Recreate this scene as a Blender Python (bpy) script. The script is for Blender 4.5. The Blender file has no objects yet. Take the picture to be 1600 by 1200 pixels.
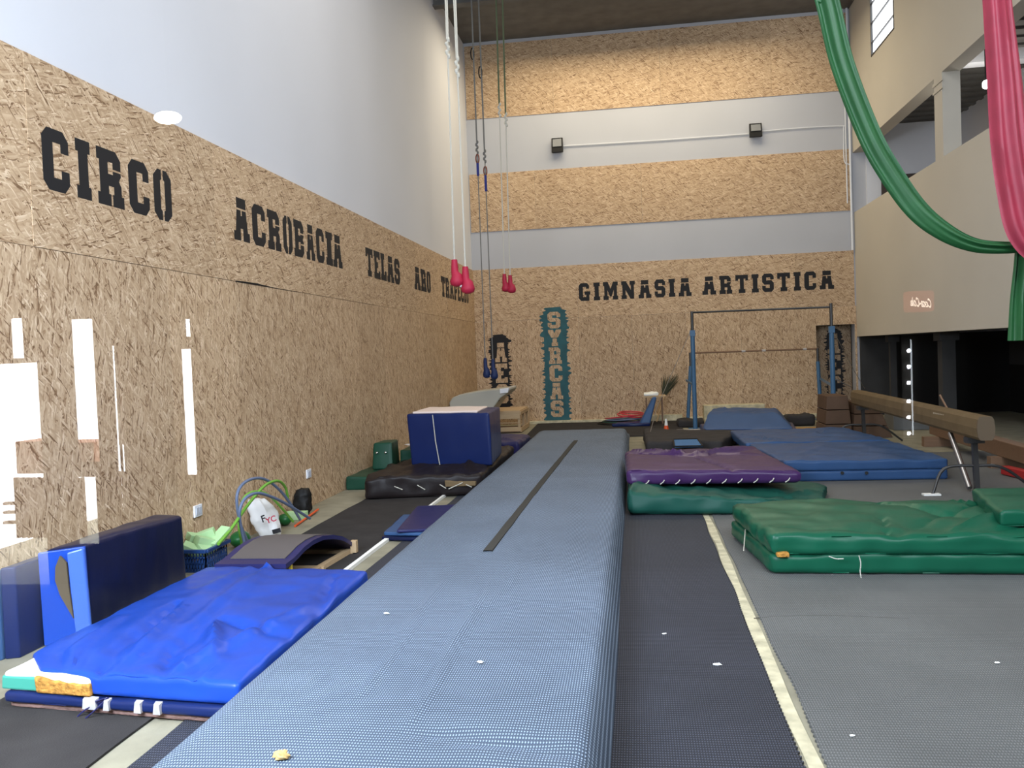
import bpy, math, random
from mathutils import Vector, Matrix, noise
random.seed(7)
D = bpy.data
SC = bpy.context.scene
COL = SC.collection

# ------------------------------------------------------------------ camera
FPX, YAW, PIT, ROL, CAMH = 1360.45, -.142, .0339, .0385, 1.647
cy, sy = math.cos(YAW), math.sin(YAW)
_F = Vector((sy, cy, 0)); _r = Vector((cy, -sy, 0)); _d = Vector((0, 0, -1))
FW = _F*math.cos(PIT)+_d*math.sin(PIT); _d2 = _d*math.cos(PIT)-_F*math.sin(PIT)
RT = _r*math.cos(ROL)+_d2*math.sin(ROL); DN = _d2*math.cos(ROL)-_r*math.sin(ROL)
EYE = Vector((0, 0, CAMH))
cam = D.objects.new('camera', D.cameras.new('camera')); COL.objects.link(cam)
cam.data.sensor_width = 36; cam.data.lens = FPX*36/1600; cam.data.clip_end = 200; cam.data.clip_start = .02
m3 = Matrix((RT, -DN, -FW)).transposed()
cam.matrix_world = Matrix.Translation(EYE) @ m3.to_4x4()
SC.camera = cam
def ray(u, v): return (u-800)/FPX*RT+(v-600)/FPX*DN+FW
def gz(u, v, z=0): q = ray(u, v); return EYE+q*((z-CAMH)/q.z)
def gy(u, v, y): q = ray(u, v); return EYE+q*(y/q.y)
def gx(u, v, x): q = ray(u, v); return EYE+q*(x/q.x)

# ------------------------------------------------------------------ world, view, lights
SC.view_settings.view_transform = 'Standard'; SC.view_settings.look = 'None'
SC.view_settings.gamma = 1; SC.view_settings.exposure = 0.62
SC.view_settings.use_curve_mapping = False
cyc = SC.cycles
cyc.use_denoising = True
try:
    cyc.denoiser = 'OPENIMAGEDENOISE'; cyc.denoising_input_passes = 'RGB_ALBEDO_NORMAL'; cyc.denoising_prefilter = 'ACCURATE'
except Exception: pass
cyc.sample_clamp_indirect = 30; cyc.max_bounces = 8; cyc.transparent_max_bounces = 12
cyc.use_adaptive_sampling = False; cyc.caustics_reflective = False; cyc.caustics_refractive = False
w = D.worlds.new('outdoor_sky'); SC.world = w; w.use_nodes = True
bg = w.node_tree.nodes['Background']; bg.inputs[0].default_value = (.86, .93, 1, 1); bg.inputs[1].default_value = 13

def area(name, loc, rot, sx, syy, power, color):
    l = D.lights.new(name, 'AREA'); l.shape = 'RECTANGLE'; l.size = sx; l.size_y = syy; l.energy = power; l.color = color
    o = D.objects.new(name, l); COL.objects.link(o); o.location = loc; o.rotation_euler = rot
    return o
R90 = math.pi/2
# daylight coming through the tall glazed front of the hall
area('front_glazing_daylight', (1.0, .55, 5.8), (R90-.30, 0, .42), 7.0, 3.6, 800, (.80, .88, 1))
area('front_side_daylight', (-2.6, .6, 2.9), (R90-.85, 0, -.15), 2.0, 1.6, 440, (.72, .84, 1))
# warm roof lights of the hall
area('hall_roof_light', (.2, 18.2, 8.5), (0, 0, 0), 6, 2.2, 190, (1, .86, .62))
area('hall_roof_light_near', (-.5, 9.0, 8.75), (0, 0, 0), 5, 5, 170, (1, .95, .88))

# ------------------------------------------------------------------ materials
def newmat(name):
    m = D.materials.new(name); m.use_nodes = True
    n = m.node_tree; b = n.nodes['Principled BSDF']
    return m, n, b
def rgb(c): return (c[0], c[1], c[2], 1)
def nd(n, t, **k):
    x = n.nodes.new(t)
    for a, v in k.items(): setattr(x, a, v)
    return x
def math_(n, op, a, b=None, c=None):
    x = nd(n, 'ShaderNodeMath', operation=op)
    for i, v in enumerate((a, b, c)):
        if v is None: continue
        if isinstance(v, (int, float)): x.inputs[i].default_value = v
        else: n.links.new(v, x.inputs[i])
    return x.outputs[0]
_cache = {}
def plain(name, c, rough=.6, spec=.4, metal=0, bump=0, bscale=40, var=0, vscale=3, coat=0):
    if name in _cache: return _cache[name]
    m, n, b = newmat(name)
    b.inputs['Base Color'].default_value = rgb(c); b.inputs['Roughness'].default_value = rough
    b.inputs['Specular IOR Level'].default_value = spec; b.inputs['Metallic'].default_value = metal
    b.inputs['Coat Weight'].default_value = coat; b.inputs['Coat Roughness'].default_value = .25
    tc = nd(n, 'ShaderNodeTexCoord')
    if var:
        t = nd(n, 'ShaderNodeTexNoise'); t.inputs['Scale'].default_value = vscale; t.inputs['Detail'].default_value = 5
        n.links.new(tc.outputs['Object'], t.inputs['Vector'])
        r = nd(n, 'ShaderNodeMapRange'); r.inputs[1].default_value = .3; r.inputs[2].default_value = .7
        r.inputs[3].default_value = 1-var; r.inputs[4].default_value = 1+var
        n.links.new(t.outputs['Fac'], r.inputs[0])
        mx = nd(n, 'ShaderNodeVectorMath', operation='SCALE'); mx.inputs[0].default_value = c
        n.links.new(r.outputs[0], mx.inputs['Scale']); n.links.new(mx.outputs[0], b.inputs['Base Color'])
    if bump:
        t = nd(n, 'ShaderNodeTexNoise'); t.inputs['Scale'].default_value = bscale; t.inputs['Detail'].default_value = 4
        n.links.new(tc.outputs['Object'], t.inputs['Vector'])
        bp = nd(n, 'ShaderNodeBump'); bp.inputs['Strength'].default_value = bump; bp.inputs['Distance'].default_value = .01
        n.links.new(t.outputs['Fac'], bp.inputs['Height']); n.links.new(bp.outputs[0], b.inputs['Normal'])
    _cache[name] = m
    return m
def emit(name, c, s):
    m = D.materials.new(name); m.use_nodes = True; n = m.node_tree; n.nodes.clear()
    e = nd(n, 'ShaderNodeEmission'); e.inputs[0].default_value = rgb(c); e.inputs[1].default_value = s
    o = nd(n, 'ShaderNodeOutputMaterial'); n.links.new(e.outputs[0], o.inputs[0]); return m
def osb(name, tint=(1, 1, 1), dark=1.2):
    m, n, b = newmat(name)
    b.inputs['Roughness'].default_value = .62; b.inputs['Specular IOR Level'].default_value = .3
    uv = nd(n, 'ShaderNodeUVMap'); uv.uv_map = 'UVMap'
    nz = nd(n, 'ShaderNodeTexNoise'); nz.inputs['Scale'].default_value = 5; nz.inputs['Detail'].default_value = 2
    n.links.new(uv.outputs[0], nz.inputs['Vector'])
    ad = nd(n, 'ShaderNodeVectorMath', operation='MULTIPLY_ADD')
    n.links.new(nz.outputs['Color'], ad.inputs[0]); ad.inputs[1].default_value = (.06, .06, 0); n.links.new(uv.outputs[0], ad.inputs[2])
    val = None
    for k, (ang, sx, sy_, thr) in enumerate([(0, 9, 50, -1), (.45, 9, 64, .5), (-.5, 9, 62, .5), (1.0, 11, 60, .66), (-1.1, 11, 66, .7), (.12, 12, 85, .5), (-.25, 9, 110, .6), (.8, 12, 105, .74)]):
        mp = nd(n, 'ShaderNodeMapping'); mp.inputs['Rotation'].default_value = (0, 0, ang); mp.inputs['Scale'].default_value = (1, 1, 1)
        mp.inputs['Location'].default_value = (k*3.1, k*1.7, 0)
        n.links.new(ad.outputs[0], mp.inputs['Vector'])
        sc = nd(n, 'ShaderNodeVectorMath', operation='MULTIPLY'); sc.inputs[1].default_value = (sx, sy_, 1)
        n.links.new(mp.outputs[0], sc.inputs[0])
        v = nd(n, 'ShaderNodeTexVoronoi'); v.inputs['Scale'].default_value = 1; v.voronoi_dimensions = '2D'
        n.links.new(sc.outputs[0], v.inputs['Vector'])
        sp = nd(n, 'ShaderNodeSeparateColor'); n.links.new(v.outputs['Color'], sp.inputs[0])
        # each strand is a little darker toward its rim
        rim = math_(n, 'MULTIPLY', v.outputs['Distance'], -.14)
        vv = math_(n, 'ADD', sp.outputs[0], rim)
        if val is None: val = vv
        else:
            mk = math_(n, 'GREATER_THAN', sp.outputs[1], thr)
            mm = nd(n, 'ShaderNodeMix'); mm.data_type = 'FLOAT'
            n.links.new(mk, mm.inputs[0]); n.links.new(val, mm.inputs[2]); n.links.new(vv, mm.inputs[3]); val = mm.outputs[0]
    cr = nd(n, 'ShaderNodeValToRGB'); e = cr.color_ramp.elements
    def C(r, g, bb): return (r*tint[0]*dark, g*tint[1]*dark, bb*tint[2]*dark, 1)
    e[0].position = 0; e[0].color = C(.16, .09, .045)
    e[1].position = 1; e[1].color = C(.66, .51, .35)
    for p, c in ((.045, (.27, .165, .09)), (.14, (.37, .25, .145)), (.45, (.435, .305, .185)), (.8, (.51, .37, .235))):
        x = e.new(p); x.color = C(*c)
    n.links.new(val, cr.inputs[0])
    oi = nd(n, 'ShaderNodeObjectInfo')
    rr = nd(n, 'ShaderNodeMapRange'); rr.inputs[3].default_value = .92; rr.inputs[4].default_value = 1.07
    n.links.new(oi.outputs['Random'], rr.inputs[0])
    ms = nd(n, 'ShaderNodeVectorMath', operation='SCALE'); n.links.new(cr.outputs[0], ms.inputs[0]); n.links.new(rr.outputs[0], ms.inputs['Scale'])
    n.links.new(ms.outputs[0], b.inputs['Base Color'])
    bp = nd(n, 'ShaderNodeBump'); bp.inputs['Strength'].default_value = .35; bp.inputs['Distance'].default_value = .003
    n.links.new(val, bp.inputs['Height']); n.links.new(bp.outputs[0], b.inputs['Normal'])
    return m
def dotted(name, base, dot, p=.018, var=.12, sx=1.0, thr=.35):
    """woven matting: rows of small raised dots"""
    m, n, b = newmat(name)
    b.inputs['Roughness'].default_value = .7; b.inputs['Specular IOR Level'].default_value = .35
    tc = nd(n, 'ShaderNodeTexCoord'); sp = nd(n, 'ShaderNodeSeparateXYZ'); n.links.new(tc.outputs['Object'], sp.inputs[0])
    k = 2*math.pi/p
    a = math_(n, 'SINE', math_(n, 'MULTIPLY', math_(n, 'ADD', sp.outputs[0], math_(n, 'MULTIPLY', sp.outputs[1], .5)), k*sx))
    c = math_(n, 'SINE', math_(n, 'MULTIPLY', math_(n, 'SUBTRACT', math_(n, 'MULTIPLY', sp.outputs[1], .5), sp.outputs[0]), k*sx))
    s = math_(n, 'MULTIPLY', a, c)
    mr = nd(n, 'ShaderNodeMapRange'); mr.inputs[1].default_value = thr; mr.inputs[2].default_value = thr+.3; n.links.new(s, mr.inputs[0])
    nz = nd(n, 'ShaderNodeTexNoise'); nz.inputs['Scale'].default_value = 1.3; nz.inputs['Detail'].default_value = 6
    n.links.new(tc.outputs['Object'], nz.inputs['Vector'])
    vr = nd(n, 'ShaderNodeMapRange'); vr.inputs[1].default_value = .3; vr.inputs[2].default_value = .7; vr.inputs[3].default_value = 1-var; vr.inputs[4].default_value = 1+var
    n.links.new(nz.outputs['Fac'], vr.inputs[0])
    mx = nd(n, 'ShaderNodeMix'); mx.data_type = 'RGBA'; n.links.new(mr.outputs[0], mx.inputs[0])
    mx.inputs[6].default_value = rgb(base); mx.inputs[7].default_value = rgb(dot)
    ms = nd(n, 'ShaderNodeVectorMath', operation='SCALE'); n.links.new(mx.outputs[2], ms.inputs[0]); n.links.new(vr.outputs[0], ms.inputs['Scale'])
    n.links.new(ms.outputs[0], b.inputs['Base Color'])
    bp = nd(n, 'ShaderNodeBump'); bp.inputs['Strength'].default_value = .5; bp.inputs['Distance'].default_value = .003
    n.links.new(s, bp.inputs['Height']); n.links.new(bp.outputs[0], b.inputs['Normal'])
    return m
def vinyl(name, c, rough=.30, var=.08):
    return plain(name, c, rough, .2, 0, .14, 9, var, 2.2, coat=.0)
def wood(name, c, c2):
    m, n, b = newmat(name)
    b.inputs['Roughness'].default_value = .7
    tc = nd(n, 'ShaderNodeTexCoord'); mp = nd(n, 'ShaderNodeMapping'); mp.inputs['Scale'].default_value = (3, 30, 30)
    n.links.new(tc.outputs['Object'], mp.inputs[0]); t = nd(n, 'ShaderNodeTexNoise'); t.inputs['Scale'].default_value = 1.5; t.inputs['Detail'].default_value = 6
    n.links.new(mp.outputs[0], t.inputs['Vector']); mx = nd(n, 'ShaderNodeMix'); mx.data_type = 'RGBA'
    n.links.new(t.outputs['Fac'], mx.inputs[0]); mx.inputs[6].default_value = rgb(c); mx.inputs[7].default_value = rgb(c2)
    n.links.new(mx.outputs[2], b.inputs['Base Color']); return m

M = dict(
 osb=osb('oriented_strand_board'), osb_shaded=osb('oriented_strand_board_shaded', dark=.8),  # second copy is darkened: shade inside the recess is put into its colour
 white=plain('white_plaster', (.66, .67, .70), .75, .2, var=.03, vscale=.6), grey=plain('grey_painted_wall', (.47, .48, .51), .75, .2, var=.03, vscale=.8),
 cream=plain('cream_painted_wall', (.56, .52, .44), .75, .2, var=.04, vscale=.7),
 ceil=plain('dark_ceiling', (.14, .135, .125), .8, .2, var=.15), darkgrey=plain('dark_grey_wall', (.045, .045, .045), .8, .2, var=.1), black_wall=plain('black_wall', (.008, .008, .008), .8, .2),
 conc=plain('bare_concrete', (.27, .25, .18), .8, .2, 0, .15, 30, .18, 4),
 tape_line=plain('pale_worn_strip', (.55, .50, .34), .7, .2, 0, .2, 40, .3, 9),
 runway=dotted('runway_matting', (.068, .094, .135), (.36, .45, .57), .022), bluemat=dotted('blue_grey_matting', (.020, .022, .030), (.082, .09, .12), .022),
 greymat=dotted('grey_matting', (.105, .108, .106), (.205, .21, .205), .024), carpet=plain('dark_carpet', (.042, .039, .038), .95, .1, 0, .4, 150, .15, 4),
 velcro=plain('dark_velcro_strip', (.06, .057, .05), .95, .1),
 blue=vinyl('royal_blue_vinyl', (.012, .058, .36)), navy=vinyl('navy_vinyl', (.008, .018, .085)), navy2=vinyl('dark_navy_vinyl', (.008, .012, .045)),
 purple=vinyl('purple_vinyl', (.05, .02, .085)), indigo=vinyl('indigo_vinyl', (.022, .022, .09)),
 green=vinyl('green_vinyl', (.006, .085, .045), .36), green2=vinyl('dull_green_vinyl', (.010, .075, .055), .5), dkgreen=vinyl('dark_green_vinyl', (.012, .06, .035), .4),
 steel_blue=vinyl('steel_blue_vinyl', (.035, .085, .20), .4), brown=vinyl('brown_black_vinyl', (.016, .012, .012), .4), charcoal=plain('charcoal_cover', (.038, .035, .035), .8, .2, 0, .2, 20, .12, 5),
 paint_black=plain('black_paint', (.007, .007, .009), .7), teal=plain('teal_paint', (.02, .10, .12), .65, var=.2, vscale=5),
 foam=plain('white_foam', (.85, .85, .80), .9), yfoam=plain('crumbled_orange_foam', (.45, .22, .05), .95, .1, 0, 1, 60, .4, 40), teal_patch=plain('sea_green_patch', (.05, .32, .24), .6),
 pinkfoam=plain('dusty_pink_foam', (.23, .14, .12), .95, .1, 0, .8, 50, .3, 20), greyt=plain('grey_tape', (.45, .43, .42), .6, var=.2, vscale=30),
 gfoam=plain('pale_green_foam', (.42, .62, .33), .9, .1), wood=wood('raw_pine', (.42, .28, .15), (.60, .44, .26)), wood2=wood('brown_wood', (.16, .09, .05), (.24, .14, .08)),
 bluepl=plain('blue_plastic', (.012, .045, .16), .4), white_pl=plain('white_plastic', (.75, .77, .80), .4), black_pl=plain('black_plastic', (.010, .010, .010), .55, .2),
 greenpl=plain('green_plastic', (.01, .12, .03), .35), lime=plain('lime_green_tube', (.17, .42, .05), .45), slate=plain('slate_blue_tube', (.13, .17, .27), .45),
 orange=plain('orange_plastic', (.75, .10, .02), .4), yellow=plain('yellow_paint', (.65, .48, .05), .5), bagw=plain('white_sack', (.72, .72, .71), .5, .4, 0, .5, 14),
 red=plain('red_padding', (.42, .015, .05), .6), navyfab=plain('navy_padding', (.01, .025, .10), .6), ropew=plain('white_rope', (.62, .60, .52), .9, .1, 0, 1, 120), ropeg=plain('grey_rope', (.22, .22, .21), .9, .1, 0, 1, 120),
 olive=plain('olive_strap', (.10, .13, .07), .8), steel=plain('steel', (.45, .45, .46), .3, .5, 1), dsteel=plain('dark_steel', (.07, .07, .07), .4, .5, .6), chrome=plain('chrome', (.7, .7, .7), .2, .5, 1),
 silkg=plain('green_silk', (.008, .075, .018), .55, .5, 0, .1, 60, .1, 6), silkr=plain('crimson_silk', (.27, .022, .045), .55, .5, 0, .1, 60, .1, 6),
 postblue=plain('blue_painted_steel', (.055, .14, .25), .4), suede=plain('tan_suede', (.17, .12, .065), .9, .1, 0, .2, 60, .1, 5), suede_end=plain('dark_suede', (.13, .095, .06), .9),
 card=plain('brown_cardboard', (.12, .075, .05), .9, .1, var=.15), redp=plain('red_painted_wood', (.38, .02, .02), .5), vault=plain('grey_beige_leather', (.42, .41, .35), .5, .4, 0, .1, 20), screen=emit('lamp_glow', (1, .97, .9), 14),
)

# ------------------------------------------------------------------ builders
class MB:
    def __init__(s): s.v = []; s.f = []; s.uv = None
    def add(s, vs, fs):
        o = len(s.v); s.v += [Vector(p) for p in vs]; s.f += [tuple(i+o for i in f) for f in fs]; return s
    def box(s, x0, x1, y0, y1, z0, z1):
        return s.hexa([(x0, y0, z0), (x1, y0, z0), (x1, y1, z0), (x0, y1, z0), (x0, y0, z1), (x1, y0, z1), (x1, y1, z1), (x0, y1, z1)])
    def hexa(s, p): return s.add(p, [(3, 2, 1, 0), (4, 5, 6, 7), (0, 1, 5, 4), (1, 2, 6, 5), (2, 3, 7, 6), (3, 0, 4, 7)])
    def bar(s, a, b, w=.05, h=.05, up=(0, 0, 1)):
        a = Vector(a); b = Vector(b); d = (b-a).normalized(); u = Vector(up)
        if abs(d.dot(u)) > .95: u = Vector((0, 1, 0))
        r = d.cross(u).normalized()*w/2; u = r.cross(d).normalized()*h/2
        return s.hexa([a-r-u, a+r-u, a+r+u, a-r+u, b-r-u, b+r-u, b+r+u, b-r+u])
    def tube(s, pts, r, n=8, cap=True):
        pts = [Vector(p) for p in pts]; rs = r if isinstance(r, (list, tuple)) else [r]*len(pts)
        o = len(s.v); up = None
        for i, p in enumerate(pts):
            d = (pts[min(i+1, len(pts)-1)]-pts[max(i-1, 0)]).normalized()
            if up is None: up = d.orthogonal().normalized()
            up = (up-d*up.dot(d)).normalized(); q = d.cross(up)
            for k in range(n):
                a = 2*math.pi*k/n; s.v.append(p+(up*math.cos(a)+q*math.sin(a))*rs[i])
        for i in range(len(pts)-1):
            for k in range(n):
                a = o+i*n+k; b = o+i*n+(k+1) % n; s.f.append((a, b, b+n, a+n))
        if cap:
            s.f.append(tuple(o+k for k in range(n))[::-1]); s.f.append(tuple(o+(len(pts)-1)*n+k for k in range(n)))
        return s
    def ball(s, c, rx, ry, rz, n=14, m=9, noise_=0):
        c = Vector(c); o = len(s.v)
        for i in range(m+1):
            t = math.pi*i/m
            for k in range(n):
                a = 2*math.pi*k/n; v = Vector((math.sin(t)*math.cos(a), math.sin(t)*math.sin(a), math.cos(t)))
                q = 1+noise_*noise.noise(v*2.1+c) if noise_ else 1
                s.v.append(c+Vector((v.x*rx, v.y*ry, v.z*rz))*q)
        for i in range(m):
            for k in range(n):
                a = o+i*n+k; b = o+i*n+(k+1) % n; s.f.append((a, a+n, b+n, b))
        return s
    def prism(s, poly, ax, t0, t1, flip=False):
        """poly in the plane perpendicular to axis ax, swept t0..t1"""
        def mk(a, b, t): return {'x': (t, a, b), 'y': (a, t, b), 'z': (a, b, t)}[ax]
        n = len(poly); vs = [mk(a, b, t0) for a, b in poly]+[mk(a, b, t1) for a, b in poly]
        fs = [tuple(range(n)), tuple(range(2*n-1, n-1, -1))]+[(i, i+n, (i+1) % n+n, (i+1) % n) for i in range(n)]
        return s.add(vs, fs)
    def build(s, name, mat, parent=None, smooth=False, bevel=0, origin=None):
        me = D.meshes.new(name); o = Vector(origin) if origin is not None else Vector((0, 0, 0))
        me.from_pydata([tuple(v-o) for v in s.v], [], s.f); me.validate(); me.update()
        ob = D.objects.new(name, me); COL.objects.link(ob)
        if isinstance(mat, str): mat = M[mat]
        me.materials.append(mat)
        if smooth:
            for p in me.polygons: p.use_smooth = True
            try: me.set_sharp_from_angle(angle=math.radians(50))
            except Exception: pass
        if bevel:
            bm = ob.modifiers.new('bevel', 'BEVEL'); bm.width = bevel; bm.segments = 2; bm.limit_method = 'ANGLE'
        ob.location = o
        if parent is not None:
            ob.parent = parent; ob.matrix_parent_inverse = Matrix.Translation(-ROOTLOC.get(parent.name, parent.location.copy()))
        ROOTLOC[ob.name] = ob.location.copy()
        return ob
ROOTLOC = {}
def tag(o, label, cat, group=None, kind=None):
    o['label'] = label; o['category'] = cat
    if group: o['group'] = group
    if kind: o['kind'] = kind
    return o
def thing(name, loc, label, cat, group=None):
    o = D.objects.new(name, None); COL.objects.link(o); o.location = loc; o.empty_display_size = .1
    ROOTLOC[o.name] = Vector(loc); return tag(o, label, cat, group)
def struct(o, label=None):
    o['kind'] = 'structure'
    if label: o['label'] = label
    return o
def cen(mb):
    n = len(mb.v); c = sum(mb.v, Vector((0, 0, 0)))/n; return Vector((c.x, c.y, min(v.z for v in mb.v)))
def single(mb, name, mat, label, cat, group=None, smooth=False, bevel=0):
    return tag(mb.build(name, mat, None, smooth, bevel, cen(mb)), label, cat, group)

def soft(quad, z0, h, r=.03, nx=26, ny=26, puff=.0, wr=.01, wscale=3.0, seed=0, folds=(), side=.01, topq=None, lean=None, zcor=None):
    """A stuffed vinyl mat: rounded box on the floor quad, with puffed and creased top.
    quad: front-left, front-right, back-right, back-left (x, y). folds: (x1,y1,x2,y2,width,amp) in unit coordinates of the top."""
    A, B, C_, E_ = [Vector((p[0], p[1])) for p in quad]
    LX = ((B-A).length+(C_-E_).length)/2; LY = ((E_-A).length+(C_-B).length)/2
    mb = MB(); idx = {}
    def axis(n, L):
        t = [0, r*.3/L, r*.7/L, r/L]; k = [r/L+(1-2*r/L)*i/n for i in range(1, n)]
        return t+k+[1-x for x in t[::-1]]
    ax, ay = axis(nx, LX), axis(ny, LY); nzv = 4; az = axis(nzv, h) if h > 2.2*r else [0, .2, .5, .8, 1]
    rr = min(r, h*.45)
    topq_ = [Vector((p[0], p[1])) for p in topq] if topq else None
    def P(u, v, w):
        p = Vector((u*LX, v*LY, w*h)); q = Vector((min(max(p.x, rr), LX-rr), min(max(p.y, rr), LY-rr), min(max(p.z, rr), h-rr)))
        d = p-q
        if d.length > 1e-9:
            big = d.normalized()*rr; p = q+big if d.length > rr*.999 or (d.x != 0)+(d.y != 0)+(d.z != 0) > 1 else p
        # creases
        uu, vv = p.x/LX, p.y/LY; topw = max(0, (w-.35)/.65)
        dz = 0
        if topw > 0:
            e = (1-(2*uu-1)**4)*(1-(2*vv-1)**4)
            dz += puff*max(0, e)
            s = Vector((p.x*wscale+seed*7.3, p.y*wscale+seed*3.1, seed*1.7))
            dz += 1.5*wr*(noise.noise(s)+.5*noise.noise(s*2.3)-.6*abs(noise.noise(s*1.4+Vector((5, 2, 1)))))
            for (x1, y1, x2, y2, wd, am) in folds:
                a = Vector((x1*LX, y1*LY)); b2 = Vector((x2*LX, y2*LY)); c = Vector((p.x, p.y)); ab = b2-a
                t = max(0, min(1, (c-a).dot(ab)/ab.length_squared)); dist = (c-(a+ab*t)).length
                wdl = wd*(.45+.55*t)
                dz += 1.8*am*math.exp(-(dist/wdl)**2)*(.3+.7*math.sin(math.pi*min(1, .15+.85*t)))
            dz *= topw
        p.z += dz
        if 0 < w < 1 or True:
            s = Vector((p.x*5+seed, p.y*5, p.z*6))
            nn = side*noise.noise(s)
            if u <= 1e-6: p.x -= abs(nn)*1.2
            if u >= 1-1e-6: p.x += abs(nn)*1.2
            if v <= 1e-6: p.y -= nn
            if v >= 1-1e-6: p.y += nn
        uu, vv = p.x/LX, p.y/LY
        g = (A*(1-uu)+B*uu)*(1-vv)+(E_*(1-uu)+C_*uu)*vv
        if topq_:
            g2 = (topq_[0]*(1-uu)+topq_[1]*uu)*(1-vv)+(topq_[3]*(1-uu)+topq_[2]*uu)*vv
            ww = p.z/h; g = g*(1-ww)+g2*ww
        z = z0+p.z
        if zcor: z += (p.z/h)*((zcor[0]*(1-uu)+zcor[1]*uu)*(1-vv)+(zcor[3]*(1-uu)+zcor[2]*uu)*vv)
        o = Vector((g.x, g.y, max(z, z0)))
        if lean: o.x += lean[0]*p.z/h; o.y += lean[1]*p.z/h
        return o
    def vi(i, j, k):
        key = (i, j, k)
        if key not in idx:
            idx[key] = len(mb.v); mb.v.append(P(ax[i], ay[j], az[k]))
        return idx[key]
    I, J, K = len(ax)-1, len(ay)-1, len(az)-1
    for i in range(I):
        for j in range(J):
            mb.f.append((vi(i, j, K), vi(i+1, j, K), vi(i+1, j+1, K), vi(i, j+1, K)))
            mb.f.append((vi(i, j, 0), vi(i, j+1, 0), vi(i+1, j+1, 0), vi(i+1, j, 0)))
    for i in range(I):
        for k in range(K):
            mb.f.append((vi(i, 0, k), vi(i+1, 0, k), vi(i+1, 0, k+1), vi(i, 0, k+1)))
            mb.f.append((vi(i, J, k), vi(i, J, k+1), vi(i+1, J, k+1), vi(i+1, J, k)))
    for j in range(J):
        for k in range(K):
            mb.f.append((vi(0, j, k), vi(0, j, k+1), vi(0, j+1, k+1), vi(0, j+1, k)))
            mb.f.append((vi(I, j, k), vi(I, j+1, k), vi(I, j+1, k+1), vi(I, j, k+1)))
    return mb
def catmull(pts, n=8):
    P = [Vector(p) for p in pts]; P = [P[0]*2-P[1]]+P+[P[-1]*2-P[-2]]; out = []
    for i in range(1, len(P)-2):
        for k in range(n):
            t = k/n; a, b, c, d = P[i-1:i+3]
            out.append(.5*((2*b)+(c-a)*t+(2*a-5*b+4*c-d)*t*t+(3*b-a-3*c+d)*t**3))
    out.append(P[-2]); return out

# ------------------------------------------------------------------ room shell
XL, YB, XR, ZC = -3.742, 20.264, 4.885, 8.94
fl = MB().box(-6, 9.2, -9, 21, -.2, 0).build('floor', 'conc'); struct(fl, 'bare pale concrete floor of the hall')
struct(MB().box(XL-.3, 9.2, .3, 21, ZC, ZC+.2).build('ceiling', 'ceil'), 'dark grey flat ceiling of the hall')
wl = struct(MB().box(XL-.3, XL, .3, 21, 0, ZC).build('wall_left', 'white'), 'tall white left wall clad below in strand board')
# back wall with the recess at its right end
bw = MB(); bw.box(XL, 4.01, YB, YB+.3, 0, ZC); bw.box(4.01, 8.2, YB, YB+.3, 2.03, ZC); bw.box(4.84, 8.2, YB, YB+.3, 0, 2.03)
wb = struct(bw.build('wall_back', 'grey'), 'grey back wall with strand board bands')
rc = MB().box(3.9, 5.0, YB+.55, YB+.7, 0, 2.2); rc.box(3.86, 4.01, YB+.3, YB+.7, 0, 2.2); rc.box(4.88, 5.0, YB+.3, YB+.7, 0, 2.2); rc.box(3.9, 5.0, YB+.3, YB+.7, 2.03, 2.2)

def board(name, parent, mat, o, ux, uz, w_, h_, nrm, t=.018, grain='v'):
    """one strand board: origin corner o, axes ux (width) and uz (height), thickness t along nrm"""
    o = Vector(o); ux = Vector(ux); uz = Vector(uz); nrm = Vector(nrm); g = .0015
    cs = [(g, g), (w_-g, g), (w_-g, h_-g), (g, h_-g)]
    vs = [o+ux*a+uz*b for a, b in cs]+[o+ux*a+uz*b+nrm*t for a, b in cs]
    mb = MB().add(vs, [(0, 3, 2, 1), (4, 5, 6, 7), (0, 1, 5, 4), (1, 2, 6, 5), (2, 3, 7, 6), (3, 0, 4, 7)])
    ob = mb.build(name, mat, parent); me = ob.data; l = me.uv_layers.new(name='UVMap'); ro = (random.random()*40, random.random()*40)
    for lp in me.loops:
        v = Vector(me.vertices[lp.vertex_index].co)-o
        a, b = v.dot(ux), v.dot(uz)
        l.data[lp.index].uv = (b+ro[0], a+ro[1]) if grain == 'v' else (a+ro[0], b+ro[1])
    return ob
# left wall cladding: upright boards to 2.44 m, lengthwise boards above to 3.66 m
y = .5
while y < YB-.01:
    w_ = min(1.22, YB-y); board('strand_board', wl, 'osb', (XL, y, 0), (0, 1, 0), (0, 0, 1), w_, 2.44, (1, 0, 0)); y += 1.22
y = -.35+.5
while y < YB-.01:
    y0 = max(y, .5); y1 = min(y+2.44, YB); board('strand_board', wl, 'osb', (XL, y0, 2.44), (0, 1, 0), (0, 0, 1), y1-y0, 1.22, (1, 0, 0), .018+.004*(int(y) % 2), 'h'); y += 2.44
# lifted lower edge of one upper board on the left wall
ga, gb = gx(368, 441, XL+.02), gx(465, 456, XL+.02)
o = MB().hexa([(XL+.012, ga.y, 2.437), (XL+.026, ga.y, 2.437), (XL+.020, gb.y, 2.437), (XL+.012, gb.y, 2.437), (XL+.012, ga.y, 2.443), (XL+.026, ga.y, 2.447), (XL+.020, (ga.y+gb.y)/2, 2.462), (XL+.012, (ga.y+gb.y)/2, 2.455)]).build('open_joint', 'black_wall', wl); o['label'] = 'dark open joint under a lifted board'
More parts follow.
